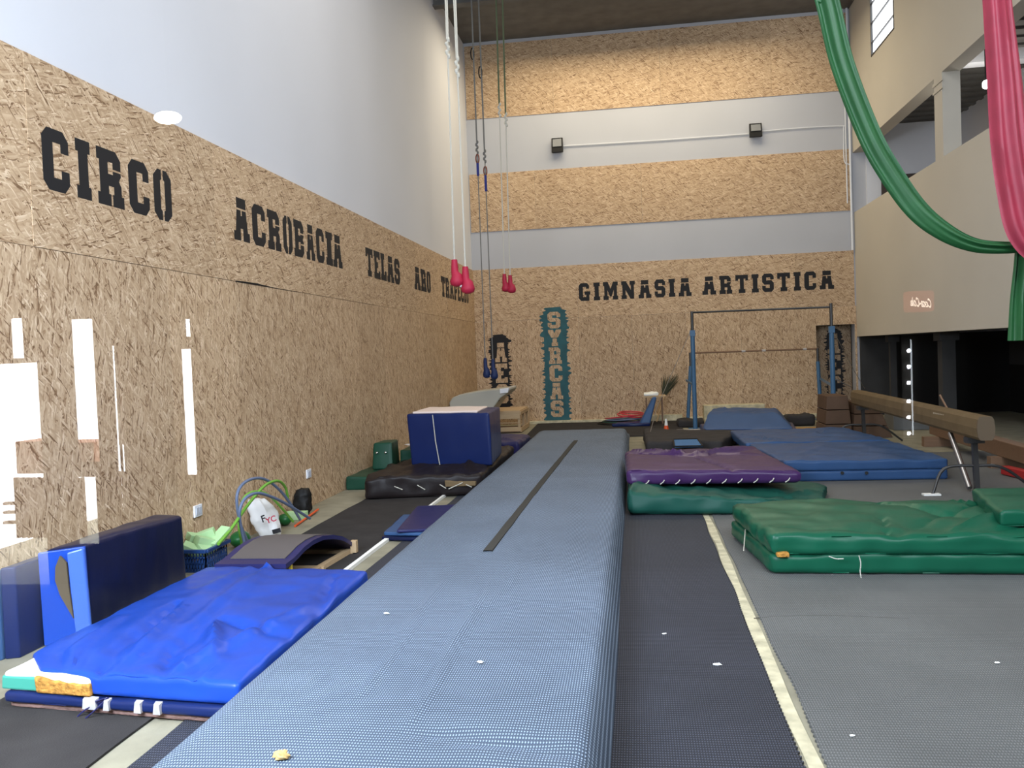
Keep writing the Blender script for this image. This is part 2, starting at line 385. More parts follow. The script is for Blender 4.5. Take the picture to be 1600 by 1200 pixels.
# back wall cladding
x = XL+.02
while x < 4.0:
    w_ = min(1.22, 4.01-x); board('strand_board', wb, 'osb', (x, YB, 0), (1, 0, 0), (0, 0, 1), w_, 2.44, (0, -1, 0)); x += 1.22
board('strand_board', wb, 'osb', (4.01, YB, 2.03), (1, 0, 0), (0, 0, 1), .87, .41, (0, -1, 0))
board('strand_board', wb, 'osb', (4.84, YB, 0), (1, 0, 0), (0, 0, 1), .045, 2.03, (0, -1, 0))
for z0, z1, off, mm in ((2.44, 3.66, 0, 'osb'), (4.54, 5.89, .9, 'osb'), (7.17, 8.86, .4, 'osb')):
    x = XL+.02-off
    while x < XR-.02:
        x0 = max(x, XL+.02); x1 = min(x+2.44, XR-.03)
        if x1-x0 > .02: board('strand_board', wb, mm, (x0, YB, z0), (1, 0, 0), (0, 0, 1), x1-x0, z1-z0, (0, -1, 0), .018, 'h')
        x += 2.44
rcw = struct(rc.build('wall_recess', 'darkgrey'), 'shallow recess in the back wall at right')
board('strand_board', rcw, 'osb_shaded', (4.01, YB+.55, 0), (1, 0, 0), (0, 0, 1), .87, 2.03, (0, -1, 0))
# timber sole plate along the back wall
struct(MB().box(-2.5, 4.0, YB-.14, YB-.02, 0, .07).build('baseboard_back', 'tape_line', bevel=.01), 'pale timber plate along the foot of the back wall')

# right side: parapet, openings of the gallery, upper wall with a window
T = .27
rw = MB()
rw.box(XR, XR+T, .42, 4, 0, ZC); rw.box(XR, XR+T, 4, YB, 1.75, 4.49)                       # parapet
rw.box(XR, XR+T, 4, YB, 5.80, 7.33); rw.box(XR, XR+T, 4, 17.0, 7.33, ZC); rw.box(XR, XR+T, 18.55, YB, 7.33, ZC); rw.box(XR, XR+T, 17.0, 18.55, 8.75, ZC)
rw.box(XR, XR+T, 14.6, 14.97, 4.49, 5.80)                 # pillar
rw.box(XR, XR+T, 4, 7.6, 4.49, 5.80)
rw.box(XR-.015, XR, 14.55, 15.0, 5.66, 5.71); rw.box(XR-.015, XR, 14.55, 15.0, 5.54, 5.58)
wr_ = struct(rw.build('wall_right', 'cream'), 'cream right wall with gallery openings above a parapet')
gal = MB(); gal.box(XR+T, 7.1, 4, YB, 3.5, 3.6); gal.box(7.0, 7.2, 4, 12.0, 3.6, 6.4); gal.box(7.0, 7.2, 12, 16.3, 3.6, 5.15); gal.box(7.0, 7.2, 12, 16.3, 5.75, 6.4)
gal.box(7.0, 7.2, 16.3, YB, 3.6, 6.4); gal.box(XR+T, 7.0, YB-.05, YB, 3.6, 6.4); gal.box(XR+T, 7.0, 15.6, 15.9, 6.2, 6.4); gal.box(XR+T, 7.2, 3.9, 4, 3.5, 6.5)
struct(gal.build('wall_gallery', 'white'), 'white walls of the upstairs gallery')
gc = MB().box(XR+T, 7.2, 4, YB, 6.4, 6.5)
for i in range(40): gc.box(XR+T, 7.0, 5+i*.4, 5.12+i*.4, 6.36, 6.4)
struct(gc.build('ceiling_gallery', 'ceil'), 'dark ribbed sheet ceiling of the gallery')
struct(MB().box(5.46, 6.25, YB-.1, YB-.05, 3.6, 5.25).build('door_1', plain('dark_brown_door', (.05, .035, .028), .6)), 'dark brown door at the end of the gallery')
# dark space below the gallery
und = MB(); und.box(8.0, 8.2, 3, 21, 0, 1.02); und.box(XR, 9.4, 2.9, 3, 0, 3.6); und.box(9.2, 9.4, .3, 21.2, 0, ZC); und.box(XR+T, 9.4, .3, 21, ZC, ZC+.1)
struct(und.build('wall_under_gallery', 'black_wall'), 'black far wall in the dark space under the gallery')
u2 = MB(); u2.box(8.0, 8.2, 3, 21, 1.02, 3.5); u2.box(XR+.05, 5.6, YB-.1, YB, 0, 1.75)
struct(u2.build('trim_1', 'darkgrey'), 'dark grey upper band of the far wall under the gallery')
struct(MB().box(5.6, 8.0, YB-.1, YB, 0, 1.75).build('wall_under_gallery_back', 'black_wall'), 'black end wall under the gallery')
for i, (px_, yy, ww) in enumerate(((5.25, 18.9, .06), (5.3, 15.9, .11))):
    p = MB().box(px_-ww, px_+ww, yy-ww, yy+ww, 0, 1.75); p.box(px_-ww-.05, px_+ww+.05, yy-ww-.05, yy+ww+.05, 1.6, 1.75)
    tag(p.build('stone_column' if i else 'slim_post', 'darkgrey'), ('thick square column with stepped head under the gallery', 'slim square post under the gallery nearest the back wall')[1-i], 'column')
    D.objects[p and ('stone_column' if i else 'slim_post')]['label'] = ('slim square post under the gallery nearest the back wall', 'thick square column with stepped head under the gallery')[i]
# windows
def window(name, x, y0, y1, z0, z1, bars, label):
    fr = MB(); t = .03
    fr.box(x, x+.05, y0, y0+t, z0, z1); fr.box(x, x+.05, y1-t, y1, z0, z1); fr.box(x, x+.05, y0, y1, z0, z0+t); fr.box(x, x+.05, y0, y1, z1-t, z1)
    for zb in bars: fr.box(x+.01, x+.04, y0, y1, zb-.012, zb+.012)
    o = struct(fr.build(name, 'dsteel'), label)
window('window_1', XR-.01, 17.0, 18.55, 7.33, 8.75, (7.6, 7.98, 8.36), 'bright high window with thin bars in the right wall')
MB().box(XR+.03, XR+.04, 17.0, 18.55, 7.33, 8.75).build('glowing_pane', emit('daylight_glow', (.93, .96, 1), 2.4), D.objects['window_1'])  # emitting pane added so the overexposed daylight outside reads as white
window('window_2', 7.02, 12.0, 16.3, 5.15, 5.75, (), 'bright strip window in the gallery wall')

# vertical service pipe, conduit and floodlights on the back wall
c = MB().tube([(XR-.06, YB-.05, 3.66), (XR-.06, YB-.05, ZC)], .025, 10); c.tube([(XR-.14, YB-.03, 4.7), (XR-.14, YB-.03, ZC)], .014, 8)
single(c, 'service_pipe', 'white_pl', 'pale vertical pipe in the back right corner of the hall', 'pipe', smooth=True)
pts = [gy(880, 228, YB-.03), gy(1030, 219, YB-.03), gy(1170, 209, YB-.03)]
cd = MB().tube(pts, .011, 6); cd.tube(catmull([gy(1190, 205, YB-.03), gy(1250, 200, YB-.03), gy(1313, 197, YB-.03), gy(1318, 202, YB-.03), gy(1319, 250, YB-.03), gy(1327, 257, YB-.03)], 6), .011, 6)
single(cd, 'cable_conduit', 'white_pl', 'thin white conduit linking the two floodlights on the back wall', 'conduit', smooth=True)
def floodlight(x0, x1, z0, z1, label):
    xm = (x0+x1)/2; zm = (z0+z1)/2; w2, h2 = (x1-x0)/2, (z1-z0)/2
    r = thing('floodlight', (xm, YB, zm), label, 'floodlight', 'floodlights on the back wall')
    MB().hexa([(x0, YB-.16, z0-.01), (x1, YB-.16, z0-.01), (x1, YB-.05, z0), (x0, YB-.05, z0), (x0, YB-.10, z1), (x1, YB-.10, z1), (x1, YB-.05, z1), (x0, YB-.05, z1)]).build('housing', 'black_pl', r, bevel=.008)
    MB().hexa([(x0+.03, YB-.158, z0+.12), (x1-.03, YB-.158, z0+.12), (x1-.03, YB-.14, z0+.12), (x0+.03, YB-.14, z0+.12), (x0+.03, YB-.112, z1-.03), (x1-.03, YB-.112, z1-.03), (x1-.03, YB-.09, z1-.03), (x0+.03, YB-.09, z1-.03)]).build('lens', plain('lamp_lens', (.16, .17, .18), .3), r)
    b = MB().bar((x0+.02, YB-.02, zm), (x0+.02, YB-.1, zm), .01, .03); b.bar((x1-.02, YB-.02, zm), (x1-.02, YB-.1, zm), .01, .03); b.box(x0+.02, x1-.02, YB-.025, YB, zm-.02, zm+.02)
    b.build('bracket', 'dsteel', r)
floodlight(-1.75, -1.49, 6.25, 6.58, 'square black floodlight left on the pale band of the back wall')
floodlight(2.68, 2.95, 6.28, 6.58, 'square black floodlight right on the pale band of the back wall')
# wall sockets
def socket(y, z, label):
    r = thing('wall_socket', (XL+.02, y, z), label, 'socket', 'wall sockets on the left wall')
    MB().box(XL+.018, XL+.035, y-.065, y+.065, z-.05, z+.05).build('cover_plate', 'white_pl', r, bevel=.005)
    MB().box(XL+.035, XL+.041, y-.045, y-.005, z-.03, z+.03).box(XL+.035, XL+.041, y+.005, y+.045, z-.03, z+.03).build('outlet_insert', plain('outlet_insert', (.5, .52, .58), .4), r)
a = gx(308, 798, XL+.02); socket(a.y, a.z, 'white wall socket above the blue basket on the left wall')
a = gx(481.5, 740, XL+.02); socket(a.y, a.z, 'white wall socket beyond the black bag on the left wall')
# ceiling beams
for i, yy in enumerate((7.0, 12.0, 17.2)):
    b = MB().box(XL, XR, yy-.1, yy+.1, ZC-.03, ZC); b.box(XL, XR, yy-.02, yy+.02, ZC-.32, ZC); b.box(XL, XR, yy-.1, yy+.1, ZC-.35, ZC-.32)
    struct(b.build('trim_%d' % (i+2), 'ceil'), 'dark steel beam under the ceiling')

# ------------------------------------------------------------------ painted lettering
G = {
'C': (10, [[(2, 14), (8, 14), (10, 12), (10, 9), (7, 9), (7, 11), (4, 11), (4, 3), (7, 3), (7, 5), (10, 5), (10, 2), (8, 0), (2, 0), (0, 2), (0, 12)]]),
'I': (6, [[(0, 14), (6, 14), (6, 11), (5, 11), (5, 3), (6, 3), (6, 0), (0, 0), (0, 3), (1, 3), (1, 11), (0, 11)]]),
'R': (11, [[(0, 14), (8, 14), (10, 12), (10, 9.4), (6.6, 9.4), (6.6, 11), (4.5, 11), (4.5, 8), (6.6, 8), (6.6, 8.9), (10, 8.9), (10, 8), (9, 6.8), (10, 5.5), (10, 3), (11, 3), (11, 0), (6.2, 0), (6.2, 3), (6.8, 3), (6.8, 5), (4.6, 5), (4.6, 3), (5.4, 3), (5.4, 0), (0, 0), (0, 3), (1, 3), (1, 11), (0, 11)]]),
'O': (8, [[(2, 14), (3.6, 14), (3.6, 11.4), (3, 11), (3, 3), (3.6, 2.6), (3.6, 0), (2, 0), (0, 2), (0, 12)], [(6, 14), (4.4, 14), (4.4, 11.4), (5, 11), (5, 3), (4.4, 2.6), (4.4, 0), (6, 0), (8, 2), (8, 12)]]),
'A': (12, [[(2.5, 14), (9.5, 14), (9.5, 10.6), (2.5, 10.6)], [(2.5, 10), (5.5, 10), (5.5, 8.2), (6.5, 8.2), (6.5, 10), (9.5, 10), (10.6, 3), (12, 3), (12, 0), (7, 0), (7, 4), (5, 4), (5, 0), (0, 0), (0, 3), (1.4, 3)]]),
'E': (10, [[(0, 14), (10, 14), (10, 10), (7.5, 10), (7.5, 11), (4.5, 11), (4.5, 8.5), (6.5, 8.5), (6.5, 5.5), (4.5, 5.5), (4.5, 3), (7.5, 3), (7.5, 4), (10, 4), (10, 0), (0, 0), (0, 3), (1, 3), (1, 11), (0, 11)]]),
'B': (10, [[(0, 14), (8, 14), (10, 12), (10, 9.4), (6.6, 9.4), (6.6, 11), (4.5, 11), (4.5, 8.3), (6.6, 8.3), (6.6, 8.8), (10, 8.8), (10, 8.3), (9, 7), (10, 5.8), (10, 5.3), (6.6, 5.3), (6.6, 5.8), (4.5, 5.8), (4.5, 3), (6.6, 3), (6.6, 4.7), (10, 4.7), (10, 2), (8, 0), (0, 0), (0, 3), (1, 3), (1, 11), (0, 11)]]),
'T': (11, [[(0, 14), (11, 14), (11, 9.6), (8.6, 9.6), (8.6, 11), (7.2, 11), (7.2, 3), (8.4, 3), (8.4, 0), (2.6, 0), (2.6, 3), (3.8, 3), (3.8, 11), (2.4, 11), (2.4, 9.6), (0, 9.6)]]),
'L': (9, [[(0, 14), (6, 14), (6, 11), (4.6, 11), (4.6, 3), (6.4, 3), (6.4, 5), (9, 5), (9, 0), (0, 0), (0, 3), (1, 3), (1, 11), (0, 11)]]),
'S': (10, [[(2, 14), (8, 14), (10, 12), (10, 9.5), (7, 9.5), (7, 11), (3.6, 11), (3.6, 8.8), (8, 8.8), (10, 6.8), (10, 2), (8, 0), (2, 0), (0, 2), (0, 4.8), (3, 4.8), (3, 3), (6.4, 3), (6.4, 5.6), (2, 5.6), (0, 7.6), (0, 12)]]),
'P': (10, [[(0, 14), (8, 14), (10, 12), (10, 9.4), (6.6, 9.4), (6.6, 11), (4.6, 11), (4.6, 7.8), (6.6, 7.8), (6.6, 8.8), (10, 8.8), (10, 7), (8, 5), (4.6, 5), (4.6, 3), (6, 3), (6, 0), (0, 0), (0, 3), (1, 3), (1, 11), (0, 11)]]),
'M': (14, [[(0, 14), (4.5, 14), (7, 8.4), (9.5, 14), (14, 14), (14, 11), (13, 11), (13, 3), (14, 3), (14, 0), (9, 0), (9, 3), (10, 3), (10, 7.5), (7.8, 2.5), (6.2, 2.5), (4, 7.5), (4, 3), (5, 3), (5, 0), (0, 0), (0, 3), (1, 3), (1, 11), (0, 11)]]),
'N': (13, [[(0, 14), (4.5, 14), (9, 7), (9, 11), (8, 11), (8, 14), (13, 14), (13, 11), (12, 11), (12, 0), (8.5, 0), (4, 7), (4, 3), (5, 3), (5, 0), (0, 0), (0, 3), (1, 3), (1, 11), (0, 11)]]),
'G': (11, [[(2, 14), (8, 14), (10, 12), (10, 9.5), (7, 9.5), (7, 11), (4, 11), (4, 3), (7, 3), (7, 4.8), (5.6, 4.8), (5.6, 7.4), (11, 7.4), (11, 4.8), (10, 4.8), (10, 0), (2, 0), (0, 2), (0, 12)]]),
'Y': (12, [[(0, 14), (4.6, 14), (6, 11), (7.4, 14), (12, 14), (12, 12), (9, 7.2), (3, 7.2), (0, 12)], [(4, 6.6), (8, 6.6), (8, 3), (9, 3), (9, 0), (3, 0), (3, 3), (4, 3)]]),
}
def letter(mb, ch, u0, u1, z0, z1, place, t=.002):
    w_, polys = G[ch]
    for poly in polys:
        pts = [(u0+(u1-u0)*a/w_, z0+(z1-z0)*b/14) for a, b in poly]
        n = len(pts); f = [place(a, b, 0) for a, b in pts]; k = [place(a, b, t) for a, b in pts]
        mb.add(f+k, [tuple(range(n)), tuple(range(2*n-1, n-1, -1))]+[(i, i+n, (i+1) % n+n, (i+1) % n) for i in range(n)])
def onleft(a, b, t): return (XL+.0235-t, a, b)
def onback(a, b, t): return (a, YB-.0195+t, b)
def word(txt, spans, z0, z1, place, parent, label, slant=0):
    mb = MB()
    for ch, (a, b) in zip(txt, spans): letter(mb, ch, a, b, z0, z1, place)
    o = mb.build('painted_word', 'paint_black', parent); o['label'] = label; return o
def spans(txt, a, b, gap=1.6):
    tot = sum(G[c][0] for c in txt)+gap*(len(txt)-1); s = (b-a)/tot; out = []; p = a
    for c in txt: out.append((p, p+G[c][0]*s)); p += (G[c][0]+gap)*s
    return out
def ys(*px): return [(gx(a, v, XL+.02).y, gx(b, v, XL+.02).y) for a, b, v in px]
word('CIRCO', ys((66, 107, 255), (119, 141, 270), (152, 192, 283), (201, 232, 293), (240, 267, 303)), 2.83, 3.235, onleft, wl, 'black painted word CIRCO')
word('ACROBACIA', ys((365, 389, 350), (394, 414, 354), (418, 438, 361), (442, 456, 366), (459, 474, 372), (478, 491, 378), (494, 506, 385), (509, 519, 388), (520, 534, 393)), 2.84, 3.25, onleft, wl, 'black painted word ACROBACIA')
word('TELAS', spans('TELAS', 11.93, 13.72), 2.84, 3.24, onleft, wl, 'black painted word TELAS')
word('ARO', spans('ARO', 14.66, 15.85), 2.84, 3.23, onleft, wl, 'black painted word ARO')
word('TRAPECIO', spans('TRAPECIO', 16.76, 19.55), 2.84, 3.24, onleft, wl, 'black painted word TRAPECIO')
word('GIMNASIA', spans('GIMNASIA', -1.25, 1.31, 3.2), 2.82, 3.23, onback, wb, 'black painted word GIMNASIA')
word('ARTISTICA', spans('ARTISTICA', 1.55, 4.42, 3.0), 2.83, 3.24, onback, wb, 'black painted word ARTISTICA')
def brushed(x0, x1, z0, z1, y, mat, parent, txt, lx0, lx1, lz0, lz1, name, label, seed, lmat='osb'):
    """painted upright patch with ragged brush edges and bare-board letters"""
    rnd = random.Random(seed); mb = MB(); n = 90; L, R_ = [], []
    for i in range(n+1):
        t = i/n; z = z0+(z1-z0)*t
        e = .035 if 0 < i < n else .10
        rag = .10*rnd.random()**2.2; rag2 = .10*rnd.random()**2.2
        fall = .12*max(0, (t-.94)/.06)
        L.append((x0+.06-rag+fall, z)); R_.append((x1-.06+rag2-fall, z+.012))
    for i in range(n):
        a, b, c_, d = L[i], R_[i], R_[i+1], L[i+1]
        mb.add([(a[0], y, a[1]), (b[0], y, b[1]), (c_[0], y, c_[1]), (d[0], y, d[1]), (a[0], y+.001, a[1]), (b[0], y+.001, b[1]), (c_[0], y+.001, c_[1]), (d[0], y+.001, d[1])], [(0, 1, 2, 3), (7, 6, 5, 4), (0, 4, 5, 1), (3, 2, 6, 7), (0, 3, 7, 4), (1, 5, 6, 2)])
    o = mb.build(name, mat, parent); o['label'] = label
    k = len(txt); h = (lz1-lz0)/k; q = MB()
    for i, ch in enumerate(txt):
        zt = lz1-i*h; letter(q, ch, lx0, lx1, zt-h*.93, zt, lambda a, b, t: (a, y-.0015+t, b), .001)
    lo = q.build('bare_board_letters', lmat, parent); lo['label'] = 'bare board letters '+txt
    me = lo.data; l = me.uv_layers.new(name='UVMap')
    for lp in me.loops:
        v = me.vertices[lp.vertex_index].co; l.data[lp.index].uv = (v.z+3, v.x+9)
    return o
brushed(-2.16, -1.52, .0, 2.70, YB-.0195, 'teal', wb, 'SYRCAS', -2.0, -1.70, .12, 2.60, 'teal_patch', 'teal painted upright patch behind the letters SYRCAS', 4)
brushed(-3.42, -2.90, .25, 2.12, YB-.0195, 'paint_black', wb, 'AEC', -3.27, -2.99, .47, 1.93, 'black_patch', 'black painted upright patch behind bare letters at left', 9)
brushed(4.30, 4.72, .15, 1.95, YB+.531, 'paint_black', rcw, 'AEC', 4.36, 4.64, .38, 1.84, 'black_patch', 'black painted patch with bare letters inside the recess', 12, 'osb_shaded')

# ------------------------------------------------------------------ floor matting
def slab(name, poly, z1, mat, label, cat='mat', group=None, wav=0, seed=0):
    mb = MB().prism(poly, 'z', 0.001, z1); o = single(mb, name, mat, label, cat, group); return o
def wavy(x0, x1, y0, y1, n, seed, teeth=0, jagl=.012, jagr=.012):
    L, R_ = [], []
    for i in range(n+1):
        y = y0+(y1-y0)*i/n
        a = (jagl*.9*noise.noise(Vector((y*1.3, seed, 0)))+(teeth if i % 2 else 0))
        b = (jagr*.9*noise.noise(Vector((y*1.1, seed+9, 0)))+(teeth if i % 2 else 0))
        L.append((x0+a, y)); R_.append((x1+b, y))
    return L, R_
def strip(name, x0, x1, y0, y1, z1, mat, label, seed, teethL=0, teethR=0, n=160, jl=.012, jr=.012, cat='floor mat'):
    L, _ = wavy(x0, x1, y0, y1, n, seed, teethL, jl, jr); _, R_ = wavy(x0, x1, y0, y1, n, seed, teethR, jl, jr); mb = MB()
    for i in range(n+1):
        mb.v += [Vector((L[i][0], L[i][1], .001)), Vector((R_[i][0], R_[i][1], .001)), Vector((R_[i][0], R_[i][1], z1)), Vector((L[i][0], L[i][1], z1))]
    for i in range(n):
        a = i*4; b = a+4
        mb.f += [(a+3, a+2, b+2, b+3), (a, a+3, b+3, b), (a+1, b+1, b+2, a+2), (a, b, b+1, a+1)]
    mb.f += [(0, 1, 2, 3), (n*4+3, n*4+2, n*4+1, n*4)]
    return single(mb, name, mat, label, cat)
strip('carpet_strip', -3.22, -2.30, 1.2, 15.5, .012, 'carpet', 'long dark grey carpet strip on the floor beside the left wall', 1, n=120, jl=.05, jr=.04)
strip('woven_floor_mat', -2.13, -.9, 1.0, 19.0, .010, 'bluemat', 'blue grey textured floor mat left of the raised runway', 2, n=120)
strip('woven_floor_mat', -.7, .585, 1.0, 12.0, .012, 'bluemat', 'blue grey dotted floor mat with toothed edge right of the runway', 3, 0, .014, n=520, jr=.03)
strip('woven_floor_mat', .685, 6.2, 1.0, 13.2, .012, 'greymat', 'wide pale grey dotted floor mat at the right', 4, .010, 0, n=520, jl=.02)
strip('floor_tape', .60, .665, 1.0, 12.0, .004, 'tape_line', 'worn pale strip between the two dotted mats', 5, cat='tape', n=160, jl=.02, jr=.02)
strip('timber_lath', -2.30, -2.265, 6.3, 10.2, .03, 'foam', 'thin pale lath lying along the edge of the dark carpet', 6, cat='lath', n=20)
slab('rubber_sheet', [(-2.2, 16.6), (.9, 16.6), (.9, 20.1), (-2.3, 20.1)], .02, 'carpet', 'dark rubber sheet on the floor at the far end of the runway')

# raised runway
def runway():
    mb = MB(); prof = [(-1.82, 0), (-1.815, .10), (-1.79, .19), (-1.75, .235), (-1.69, .252)]
    nx = 40
    for i in range(1, nx): prof.append((-1.69+(1.69-.25)*i/nx, .255))
    prof += [(-.25, .252), (-.215, .235), (-.185, .17), (-.165, .08), (-.155, .012)]
    ys_ = [1.6+.06*i for i in range(int((16.4-1.6)/.06))]+[16.4, 16.7, 17.1]
    folds = [(gz(752, 930, .25), gz(640, 1130, .25), .02, .012), (gz(700, 900, .25), gz(560, 1090, .25), .018, .008), (gz(832, 870, .25), gz(700, 1010, .25), .018, .006), (gz(640, 1145, .25), gz(930, 1180, .25), .05, -.012), (gz(600, 960, .25), gz(940, 945, .25), .015, -.004)]
    n = len(prof)
    for y in ys_:
        for k, (x, z) in enumerate(prof):
            e = 1.0
            if y > 15.6: e = max(.06, 1-(y-15.6)/1.6)
            zz = z*e; xx = x+.012*noise.noise(Vector((y*.35, x*.3, 4)))
            if z > .2:
                zz += .006*noise.noise(Vector((x*2.5, y*.9, 1)))+.003*noise.noise(Vector((x*7, y*2.5, 2)))
                for a, b, wd, am in folds:
                    ab = (b-a); ab.z = 0; c_ = Vector((x, y, 0))-Vector((a.x, a.y, 0)); t = max(0, min(1, c_.dot(ab)/ab.length_squared))
                    dd = (c_-ab*t).length
                    if dd < .3: zz += 1.7*am*math.exp(-(dd/wd)**2)*math.sin(math.pi*(.1+.8*t))
            if z == 0: zz = 0
            mb.v.append(Vector((xx, y, max(zz, .001))))
    for j in range(len(ys_)-1):
        for k in range(n-1):
            a = j*n+k; mb.f.append((a, a+1, a+1+n, a+n))
    mb.f.append(tuple(range(n))[::-1]); mb.f.append(tuple((len(ys_)-1)*n+k for k in range(n)))
    r = thing('tumbling_runway', (-1, 9, 0), 'long raised blue grey woven runway down the middle of the hall', 'runway')
    mb.build('woven_cover', 'runway', r, smooth=True)
    t = MB(); A_ = gz(762, 860, .262); B_ = gz(900, 688, .262)
    k = 60; pr = []
    for i in range(k+1):
        s = i/k; c_ = A_*(1-s)+B_*s; ww = .032+.006*noise.noise(Vector((s*6, 3, 1))); xx = .03*math.sin(s*3.0)
        pr.append((c_.x-ww-xx*.3, c_.x+ww-xx*.3, c_.y))
    for i, (a, b, y) in enumerate(pr): t.v += [Vector((a, y, .2625)), Vector((b, y, .2625)), Vector((a, y, .25)), Vector((b, y, .25))]
    for i in range(k): a = i*4; t.f += [(a, a+1, a+5, a+4), (a+2, a, a+4, a+6), (a+1, a+3, a+7, a+5)]
    o = t.build('velcro_strip', 'velcro', r); o['label'] = 'dark strip along the middle'
    return r
runway()
# seams in the grey mat
sm = MB().tube(catmull([gz(1178, 966, .010), gz(1230, 963, .010), gz(1300, 962, .010), gz(1420, 967, .010)], 5), .003, 4); single(sm, 'mat_seam', 'velcro', 'thin dark seam line across the pale grey mat', 'seam')
# crumbs on the runway and mats
single(MB().ball(gz(440, 1180, .272), .028, .02, .017, 12, 8, .5), 'bread_crumb', plain('crumb_tan', (.62, .40, .15), .8), 'tan crumb lying on the near end of the runway', 'crumb')
for i, (u, v, z, s, lab) in enumerate([(604, 958, .262, .012, 'white scrap on the left edge of the runway'), (1121, 1038, .016, .016, 'white paper scrap on the dark dotted mat'), (1038, 990, .016, .01, 'small white scrap on the dotted mat near the runway'), (1332, 1149, .018, .008, 'white speck on the pale mat near its front'), (1558, 1035, .018, .01, 'white speck at the right of the pale mat'), (750, 1034, .264, .012, 'white scrap in the middle of the runway')]):
    single(MB().ball(gz(u, v, z), s*1.4, s*.8, s*.4, 8, 5, .6), 'paper_scrap', 'foam', lab, 'scrap', 'paper scraps on the floor')

# ------------------------------------------------------------------ big mats
# foreground stack: lower blue mat on pink foam, upper blue cover pulled back from a white foam corner
r = thing('thin_crash_mat', (-2.5, 4.7, 0), 'thin worn blue mat patched with grey tape, under the bright blue mat', 'mat')
soft([(-3.10, 3.83), (-1.83, 3.68), (-1.86, 5.72), (-3.08, 5.80)], .012, .03, .012, wr=.004).build('foam_base', 'pinkfoam', r, smooth=True)['label'] = 'dusty pink torn foam underside'
soft([(-3.12, 3.81), (-1.83, 3.66), (-1.86, 5.74), (-3.10, 5.82)], .04, .052, .02, wr=.006).build('vinyl_cover', 'navy', r, smooth=True)
def onfront(u0, u1, d=.012):
    a = MB()
    for (p, q) in ((u0, u1),):
        x0 = -3.12+(3.12-1.83)*p; x1 = -3.12+(3.12-1.83)*q; y0 = 3.81-.15*p-d; y1 = 3.81-.15*q-d
        for k in range(4):
            pass
        a.hexa([(x0, y0, .044), (x1, y1, .044), (x1, y1+.02, .044), (x0, y0+.02, .044), (x0+.006, y0, .092), (x1-.004, y1, .09), (x1, y1+.03, .096), (x0, y0+.03, .096)])
    return a
for p, q in ((.36, .42), (.45, .475), (.58, .61), (.66, .69), (.955, .985)): onfront(p, q).build('tape_patch', 'greyt', r)
r = thing('crash_mat', (-2.5, 4.7, .09), 'bright royal blue creased mat on top of the foreground stack', 'mat')
soft([(-3.13, 3.83), (-2.62, 3.77), (-2.66, 4.4), (-3.10, 4.4)], .094, .092, .02, wr=.004).build('foam_core', 'foam', r, smooth=True)['label'] = 'white foam showing at the torn corner'
fo = [(.16+.07*q_+.03*math.sin(q_*5), .0, .15+.07*q_, .07+.05*(q_ % 3), .012, .008*(-1)**q_) for q_ in range(11)]+[(.30, .98, .30, .6, .08, .015), (.40, .97, .62, .10, .06, -.045), (.40, .99, .56, .30, .07, .055), (.62, .35, .80, .12, .05, .03), (.62, .4, 1.0, .3, .06, -.02), (.25, .55, .40, .02, .05, -.022), (.1, .4, .2, .02, .05, .015), (.72, .05, .95, .6, .05, .018), (.33, .5, .5, .02, .04, .02), (.12, .05, .12, .3, .03, -.01), (.55, .2, .7, .0, .04, -.015), (.86, .9, .99, .5, .05, -.02)]
mb = soft([(-3.14, 3.83), (-1.83, 3.68), (-1.87, 5.74), (-3.125, 5.86)], .094, .112, .03, 46, 60, .02, .010, 3, 3, fo, .014)
for v_ in mb.v:   # the corner is pulled back off the foam
    k = max(0, 1-(v_.y-3.80)/.26)*max(0, min(1, (-2.55-v_.x)/.55))
    v_.x += .235*k; v_.z -= .004*k
mb.build('vinyl_cover', 'blue', r, smooth=True)
MB().hexa([(-3.14, 3.825, .10), (-2.92, 3.80, .10), (-2.92, 3.87, .10), (-3.14, 3.9, .10), (-3.135, 3.825, .168), (-2.93, 3.80, .17), (-2.93, 3.87, .17), (-3.135, 3.9, .168)]).build('green_patch', 'teal_patch', r, bevel=.01)['label'] = 'sea green patch at the torn corner'
soft([(-2.93, 3.79), (-2.62, 3.755), (-2.62, 3.86), (-2.93, 3.9)], .096, .065, .012, 10, 4, 0, .02, 14, 2).build('crumbled_foam', 'yfoam', r, smooth=True)['label'] = 'crumbled orange foam'
MB().tube(catmull([gy(130, 1103, 3.76), gy(150, 1096, 3.74), gy(165, 1092, 3.74), gy(150, 1108, 3.72), gy(128, 1126, 3.72), gy(120, 1122, 3.73), gy(135, 1108, 3.74), gy(170, 1090, 3.75)], 6), .004, 5).build('tie_cord', 'indigo', r, smooth=True)

# mats standing on edge at the left wall
r = thing('standing_mat', (-3.45, 5.5, 0), 'large navy mat standing on its long edge against the left wall', 'mat')
soft([(-3.545, 4.72), (-3.33, 4.82), (-3.44, 6.16), (-3.67, 6.16)], 0, .58, .03, 10, 30, .015, .008, 2, 5, (), .012, lean=(-.02, .02), zcor=(.0, .02, -.06, -.06)).build('vinyl_cover', 'navy2', r, smooth=True)  # long body's shade put into a darker navy than its window-lit end
e = MB(); A0, B0, A1, B1 = (-3.56, 4.70, .01), (-3.325, 4.805, .01), (-3.58, 4.715, .57), (-3.345, 4.82, .585)
e.hexa([A0, B0, (B0[0], B0[1]+.02, .01), (A0[0], A0[1]+.02, .01), A1, B1, (B1[0], B1[1]+.02, B1[2]), (A1[0], A1[1]+.02, A1[2])]).build('end_flap', 'blue', r, bevel=.008)['label'] = 'bright blue end face'
g = MB(); g.add([(-3.46, 4.735, .53), (-3.40, 4.762, .50), (-3.395, 4.766, .30), (-3.41, 4.758, .17), (-3.47, 4.73, .32), (-3.49, 4.722, .42)], [(0, 5, 4, 3, 2, 1)])
